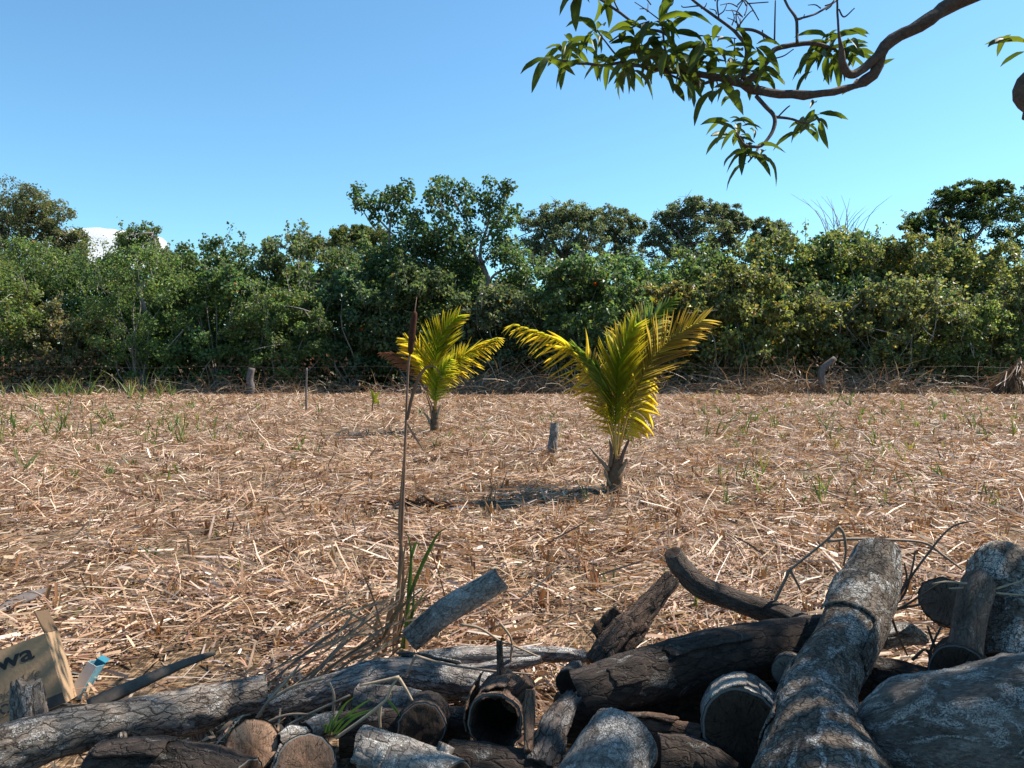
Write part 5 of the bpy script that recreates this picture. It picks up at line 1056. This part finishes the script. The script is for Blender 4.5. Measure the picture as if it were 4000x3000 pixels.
# ------------------------------------------------------------------ mango tree: trunk outside the picture at right, limbs and leaves reaching in
YM = 4.2
mango = thing('mango_tree', 'mango tree branch with long drooping leaves hanging in at the upper right', 'tree', (5.6, 2.9, 0))
def Z5(pts): return [(2000 + x * 0.678, y * 0.678) for x, y in pts]
def limb(path, radii, Y=YM, dz=0.0, name='branch', extra=None):
    k = len(path); pts = [P(a, b, Y + dz * i / max(1, k - 1)) for i, (a, b) in enumerate(path)]; rr = [PX(r, Y) for r in radii]
    if extra: pts = extra[0] + pts; rr = extra[1] + rr
    mb = MB(); tube(mb, pts, rr, 9, len(pts) * 5); o = mb.build(name, M['mangobark'], mango, color=False)
    co = np.zeros(len(o.data.vertices) * 3, np.float32); o.data.vertices.foreach_get('co', co); co = co.reshape(-1, 3)
    for v in co:
        q = Vector(v) * 22; e = 0.14 * max(rr); v[0] += e * mnoise.noise(q); v[2] += e * mnoise.noise(q + Vector((5, 7, 1)))
    o.data.vertices.foreach_set('co', co.ravel())
mb = MB(); tube(mb, [(5.6, 2.9, -0.1), (5.55, 2.95, 0.6), (5.7, 2.9, 1.6), (5.5, 3.0, 2.6), (5.6, 3.0, 3.8)], [0.34, 0.26, 0.22, 0.2, 0.17], 14, 30); mb.build('trunk', M['mangobark'], mango, color=False)
limb([(3790, -10), (3641, 81), (3569, 120), (3475, 172), (3444, 205), (3432, 250), (3405, 303), (3329, 349), (3220, 374), (3112, 383), (2983, 370), (2902, 346), (2868, 328), (2766, 305), (2640, 290), (2502, 271), (2380, 261), (2244, 258), (2176, 237)],
     [29, 26, 25, 23, 22, 20, 18, 17, 16, 15, 15, 15, 14, 12, 9, 8, 6, 4, 3], extra=([Vector((5.55, 3.0, 3.2)), Vector((4.8, 3.4, 3.9)), Vector((3.6, 3.9, 4.05))], [0.12, 0.1, 0.075]))
limb([(3470, 180), (3420, 235), (3356, 291), (3315, 300), (3290, 262), (3284, 200), (3275, 150), (3270, 60), (3265, -20)], [18, 17, 16, 16, 15, 10, 5, 4, 3], dz=-0.15)
limb([(2895, 345), (2960, 290), (3005, 240), (3025, 205), (3100, 186), (3180, 182), (3260, 205)], [12, 11, 10, 10, 10, 9, 6], dz=0.2)
limb(Z5([(1640, 265), (1635, 130), (1590, 60), (1555, -10)]), [6, 6, 5, 5], dz=0.2); limb(Z5([(1635, 130), (1740, 100), (1810, 60), (1890, 5)]), [4, 4, 4, 3], dz=0.2)
limb(Z5([(1330, 470), (1350, 300), (1300, 220), (1240, 165), (1080, 50), (1005, -10)]), [9, 8, 7, 6, 5, 5], dz=0.1); limb(Z5([(1290, 185), (1400, 195), (1520, 265)]), [6, 6, 6]); limb(Z5([(1190, 120), (1180, 40), (1190, -10)]), [3, 3, 3])
limb(Z5([(1080, 50), (990, 60), (975, 50)]), [3, 2, 2]); limb(Z5([(1050, 400), (960, 310), (880, 210), (740, 175), (620, 90), (480, -5)]), [8, 7, 6, 5, 5, 5]); limb(Z5([(620, 90), (590, 30), (580, -10)]), [3, 3, 3])
limb(Z5([(1405, 570), (1450, 620), (1510, 690), (1500, 770), (1460, 830), (1420, 860), (1340, 850), (1290, 780)]), [8, 8, 8, 7, 6, 6, 5, 3], dz=-0.2); limb(Z5([(1510, 690), (1600, 700), (1700, 730)]), [6, 5, 4]); limb(Z5([(1530, 690), (1580, 640), (1600, 625)]), [3, 3, 2]); limb(Z5([(1420, 860), (1400, 900), (1360, 950)]), [5, 4, 3], dz=-0.1)
limb(Z5([(740, 400), (620, 350), (540, 260), (490, 190)]), [4, 4, 3, 3]); limb(Z5([(560, 260), (680, 180), (790, 140)]), [3, 3, 3]); limb(Z5([(1000, 400), (900, 350), (870, 220), (860, 60), (880, -10)]), [5, 5, 4, 3, 2]); limb(Z5([(1210, 460), (1080, 500), (960, 470), (860, 420)]), [7, 6, 5, 3])
limb(Z5([(860, 140), (780, 80), (705, 30)]), [2.5, 2, 1.5]); limb(Z5([(1510, 250), (1515, 20)]), [3.5, 2.5]); limb(Z5([(1300, 180), (1290, 100), (1330, 20)]), [3, 2.5, 2]); limb(Z5([(1320, 0), (1370, 50), (1420, 135)]), [3, 2.5, 2]); limb(Z5([(1355, 38), (1475, 30)]), [2.5, 2])
limb(Z5([(1300, 175), (1340, 120), (1380, 80), (1400, 95)]), [3, 2.5, 2, 2]); limb(Z5([(1000, 215), (1120, 225), (1260, 235), (1290, 240)]), [2.5, 2.5, 2, 2]); limb(Z5([(1280, 380), (1280, 240)]), [3, 2]); limb(Z5([(1480, 360), (1560, 340), (1620, 300)]), [3, 2.5, 2]); limb(Z5([(1880, 70), (1910, 115), (1970, 65)]), [3, 3, 2]); limb(Z5([(1440, 190), (1450, 240), (1500, 260)]), [2.5, 2, 2])
limb([(4080, 480), (4010, 440), (3985, 400), (3990, 350), (4040, 300), (4150, 220)], [10, 18, 26, 30, 32, 34], Y=4.0, extra=([Vector((3.6, 3.9, 3.0))], [0.03]))
for i in range(34):
    bx, by = random.choice([(1300, 180), (1080, 50), (1180, 100), (860, 150), (1350, 40), (1250, 170), (1640, 130), (1290, 60), (1800, 60), (880, 60), (1180, 20), (1330, 100), (780, 60)])
    a_ = random.uniform(0.3, 2.8); l_ = random.uniform(35, 110); bx += random.gauss(0, 12); by += random.gauss(0, 12)
    limb(Z5([(bx, by), (bx + math.cos(a_) * l_ * 0.5 + random.gauss(0, 6), by - math.sin(a_) * l_ * 0.5), (bx + math.cos(a_ + 0.3) * l_, by - math.sin(a_ + 0.3) * l_)]), [2.6, 2.2, 1.4], name='twig', dz=random.gauss(0, 0.1))
def mango_leaf(name, bendv, wav, kind):
    n = 8; vs_, cs = [], []
    prof = [0.06, 0.5, 0.85, 1.0, 1.0, 0.9, 0.62, 0.05]
    c0 = np.array((0.055, 0.082, 0.028)) if kind == 0 else np.array((0.08, 0.11, 0.03))
    for i in range(n):
        t = i / (n - 1); cx, cz = t * (1 - 0.12 * bendv * t), -bendv * t * t
        y0 = wav * 0.06 * math.sin(t * 3.0)
        for s in (-1, 0, 1): vs_.append((cx, y0 + s * prof[i] * 0.5, cz + abs(s) * prof[i] * 0.12 + wav * 0.01 * math.sin(t * 14 + s)))
        cs += [c0 * (1.1 - 0.2 * t), c0 * 1.4, c0 * (1.1 - 0.2 * t)]
    idx = np.arange(n * 3).reshape(n, 3); f = [(idx[i, j], idx[i, j + 1], idx[i + 1, j + 1], idx[i + 1, j]) for i in range(n - 1) for j in (0, 1)]
    mb = MB(); mb.add(np.array(vs_), [np.array(f)], np.array(cs)); return mb.mesh(name, M['mango'])
MLEAF = [mango_leaf('leaf', b, w, k) for b in (0.15, 0.4, 0.65) for w in (-1, 1) for k in (0, 1)]
def leaf_matrix(p, d, up, L, W):
    d = np.array(d, float); d /= np.linalg.norm(d); z = np.array(up, float); z = z - d * np.dot(z, d); z /= max(np.linalg.norm(z), 1e-6); y = np.cross(z, d)
    return Matrix(((d[0] * L, y[0] * W, z[0] * L, p[0]), (d[1] * L, y[1] * W, z[1] * L, p[1]), (d[2] * L, y[2] * W, z[2] * L, p[2]), (0, 0, 0, 1)))
CLUSTERS = [((310, 300), 11, 1.0), ((250, 330), 6, 0.9), ((340, 280), 6, 0.8), ((490, 180), 10, 1.0), ((560, 370), 8, 0.95), ((470, 270), 5, 0.9), ((640, 410), 9, 0.95), ((720, 390), 8, 1.0), ((800, 170), 8, 1.1), ((840, 150), 8, 1.05), ((760, 280), 9, 1.1), ((700, 320), 8, 1.05), ((850, 330), 9, 1.0), ((920, 350), 9, 1.0), ((860, 420), 8, 0.95), ((900, 220), 7, 0.95),
            ((1090, 270), 10, 1.05), ((1040, 330), 8, 1.0), ((1140, 300), 8, 1.0), ((1010, 410), 8, 0.95), ((1100, 440), 7, 0.9), ((1230, 500), 8, 1.05), ((1310, 520), 6, 0.9), ((1380, 330), 9, 1.05), ((1390, 440), 9, 0.95), ((1350, 400), 7, 0.95),
            ((1880, 290), 12, 1.15), ((1830, 270), 9, 1.1), ((1940, 300), 10, 1.1), ((1760, 340), 8, 1.05), ((1900, 230), 5, 0.8), ((400, -30), 9, 1.05), ((470, -40), 5, 1.0), ((1290, 740), 11, 0.85), ((1310, 790), 8, 0.8), ((1360, 900), 9, 0.9), ((1400, 880), 6, 0.85), ((1710, 710), 12, 0.95), ((1740, 680), 7, 0.95), ((2050, 480), 3, 1.0)]
leafcount = 0
def whorl(c, n, s, single=True, acc=None, down=0.38):
    a0 = random.random() * 6.283
    for i in range(n):
        a = a0 + 6.283 * i / n + random.gauss(0, 0.25); el = random.gauss(0.1, 0.4) - down * random.random()
        d = np.array((math.cos(a) * math.cos(el), math.sin(a) * math.cos(el), math.sin(el)))
        L = 0.172 * s * random.uniform(0.65, 1.15); W = L * random.uniform(0.21, 0.29)
        p = np.array(c) + d * 0.02 + np.array((random.gauss(0, 0.03), random.gauss(0, 0.03), random.gauss(0, 0.03)))
        me = random.choice(MLEAF); m = leaf_matrix(p, d, (random.gauss(0, 0.25), random.gauss(0, 0.25), 1), L, W)
        if single:
            o = bpy.data.objects.new('leaf', me); C.objects.link(o); o.parent = mango; o.matrix_parent_inverse = wmat(mango).inverted(); o.matrix_basis = m
        else: acc.append((p, d, L, W))
more = []
for i, (z, n, s) in enumerate(CLUSTERS):
    px, py = Z5([z])[0]; c = P(px, py, YM + (random.gauss(0, 0.17) if px < 3100 else random.uniform(0.12, 0.35)))
    whorl(c, n, s, True, None)
px, py = 3985, 190; whorl(P(4010, 190, 4.0), 7, 1.1)
# the rest of the crown, out of view, shaped to dapple the logs with shade
cl = []
kx, ky = sun_dir.x / sun_dir.z, sun_dir.y / sun_dir.z
SUN_GAPS = [(-0.885, 2.62), (-0.67, 2.5), (-0.37, 2.5), (0.38, 2.85), (0.52, 2.7), (1.96, 3.05), (-1.94, 3.3), (-1.7, 2.7), (1.42, 2.3), (1.19, 3.4), (-1.2, 2.95)]  # openings left in the unseen crown so sun patches land on these spots
while len(cl) < 640:
    x, y, z = random.uniform(-1.0, 10.5), random.uniform(-1.5, 6.5), random.uniform(3.9, 7.6)
    if ((x - 4.9) / 5.4) ** 2 + ((y - 2.6) / 3.6) ** 2 + ((z - 5.0) / 2.6) ** 2 > 1: continue
    u, v = proj((x, y, z - 0.25))
    if -150 < u < 4150 and v > -110: continue
    if y - ky * z > 3.55 + 0.2 * math.sin(x * 2.3): continue
    if mnoise.noise(Vector((x * 0.62, y * 0.62, z * 0.55))) < -0.12: continue
    if any(math.hypot(x - kx * (z - 0.35) - gx, y - ky * (z - 0.35) - gy) < 0.27 for gx, gy in SUN_GAPS): continue
    cl.append((x, y, z))
acc = []
for c in cl: whorl(c, 11, 1.15, False, acc)
p = np.array([a[0] for a in acc]); d = np.array([a[1] for a in acc]); L = np.array([a[2] for a in acc]); W = np.array([a[3] for a in acc])
side = norm(np.cross(d, np.array((0, 0, 1.0)))); bend = np.zeros_like(p); bend[:, 2] = -0.35 * L
mb = MB(); ribbons(mb, p, d, side, L, W, [0.15, 0.8, 1.0, 0.7, 0.04], [0, 0.25, 0.5, 0.8, 1], bend, jit((0.055, 0.095, 0.02), len(p), 0.2, 0.08), fold=0.12)
tag(mb.build('crown', M['mango'], mango), kind='stuff')
mb = MB()
for i in range(0, len(cl), 9):
    c = np.array(cl[i]); s = np.array((5.6, 3.0, 3.7)); tube(mb, [s, s + (c - s) * 0.5 + rng.normal(0, 0.25, 3), c], [0.06, 0.035, 0.008], 5, 8)
# keep the limbs out of the open sky of the picture
vv = [all(not (-20 < proj(q)[0] < 4020 and proj(q)[1] > -20) for q in v_) for v_ in mb.v]
mb2 = MB()
for ok, v_, f0, f1, f2 in zip(vv, mb.v, mb.f[0::3], mb.f[1::3], mb.f[2::3]):
    if ok:
        o0 = f0.min(); mb2.add(v_, [f0 - o0, f1 - o0, f2 - o0])
mb2.build('limbs', M['mangobark'], mango, color=False)

# ------------------------------------------------------------------ cloud on the horizon
def cloud():
    m, nt, b = newmat('cloud white')
    b.inputs['Base Color'].default_value = (0.9, 0.9, 0.9, 1); b.inputs['Roughness'].default_value = 1; b.inputs['Specular IOR Level'].default_value = 0
    tr = N(nt, 'ShaderNodeBsdfTranslucent'); tr.inputs[0].default_value = (0.95, 0.95, 0.95, 1)
    tc = N(nt, 'ShaderNodeTexCoord'); nz = noise_tex(nt, tc.outputs['Object'], 0.008, 4); bump(nt, b, nz, 0.15, 6)
    ms = N(nt, 'ShaderNodeMixShader'); ms.inputs[0].default_value = 0.7
    nt.links.new(b.outputs[0], ms.inputs[1]); nt.links.new(tr.outputs[0], ms.inputs[2]); nt.links.new(ms.outputs[0], nt.nodes['Material Output'].inputs['Surface'])
    Y = 3000; mb = MB()
    n1, n2 = 60, 40
    c = P(450, 980, Y); rx, rz, ry = PX(215, Y), PX(74, Y), 190
    th = np.linspace(0, 2 * np.pi, n1, endpoint=False); ph = np.linspace(0.02, np.pi - 0.02, n2); vs_ = []
    for f in ph:
        for t in th:
            q = Vector((math.sin(f) * math.cos(t), math.sin(f) * math.sin(t), math.cos(f)))
            k = 1 + 0.14 * mnoise.fractal(q * 1.7 + Vector((3, 1, 2)), 1, 2, 3) - 0.12 * q.x
            vs_.append((c.x + q.x * rx * k, c.y + q.y * ry * k, c.z + q.z * rz * k))
    idx = np.arange(n1 * n2).reshape(n2, n1); nx = np.roll(idx, -1, 1)
    mb.add(np.array(vs_), [np.stack([idx[:-1], idx[1:], nx[1:], nx[:-1]], -1).reshape(-1, 4), idx[0][None], idx[-1][::-1][None]])
    return tag(mb.build('cloud', m, color=False), 'small white cloud low over the trees at left', 'cloud', kind='structure')
cloud()
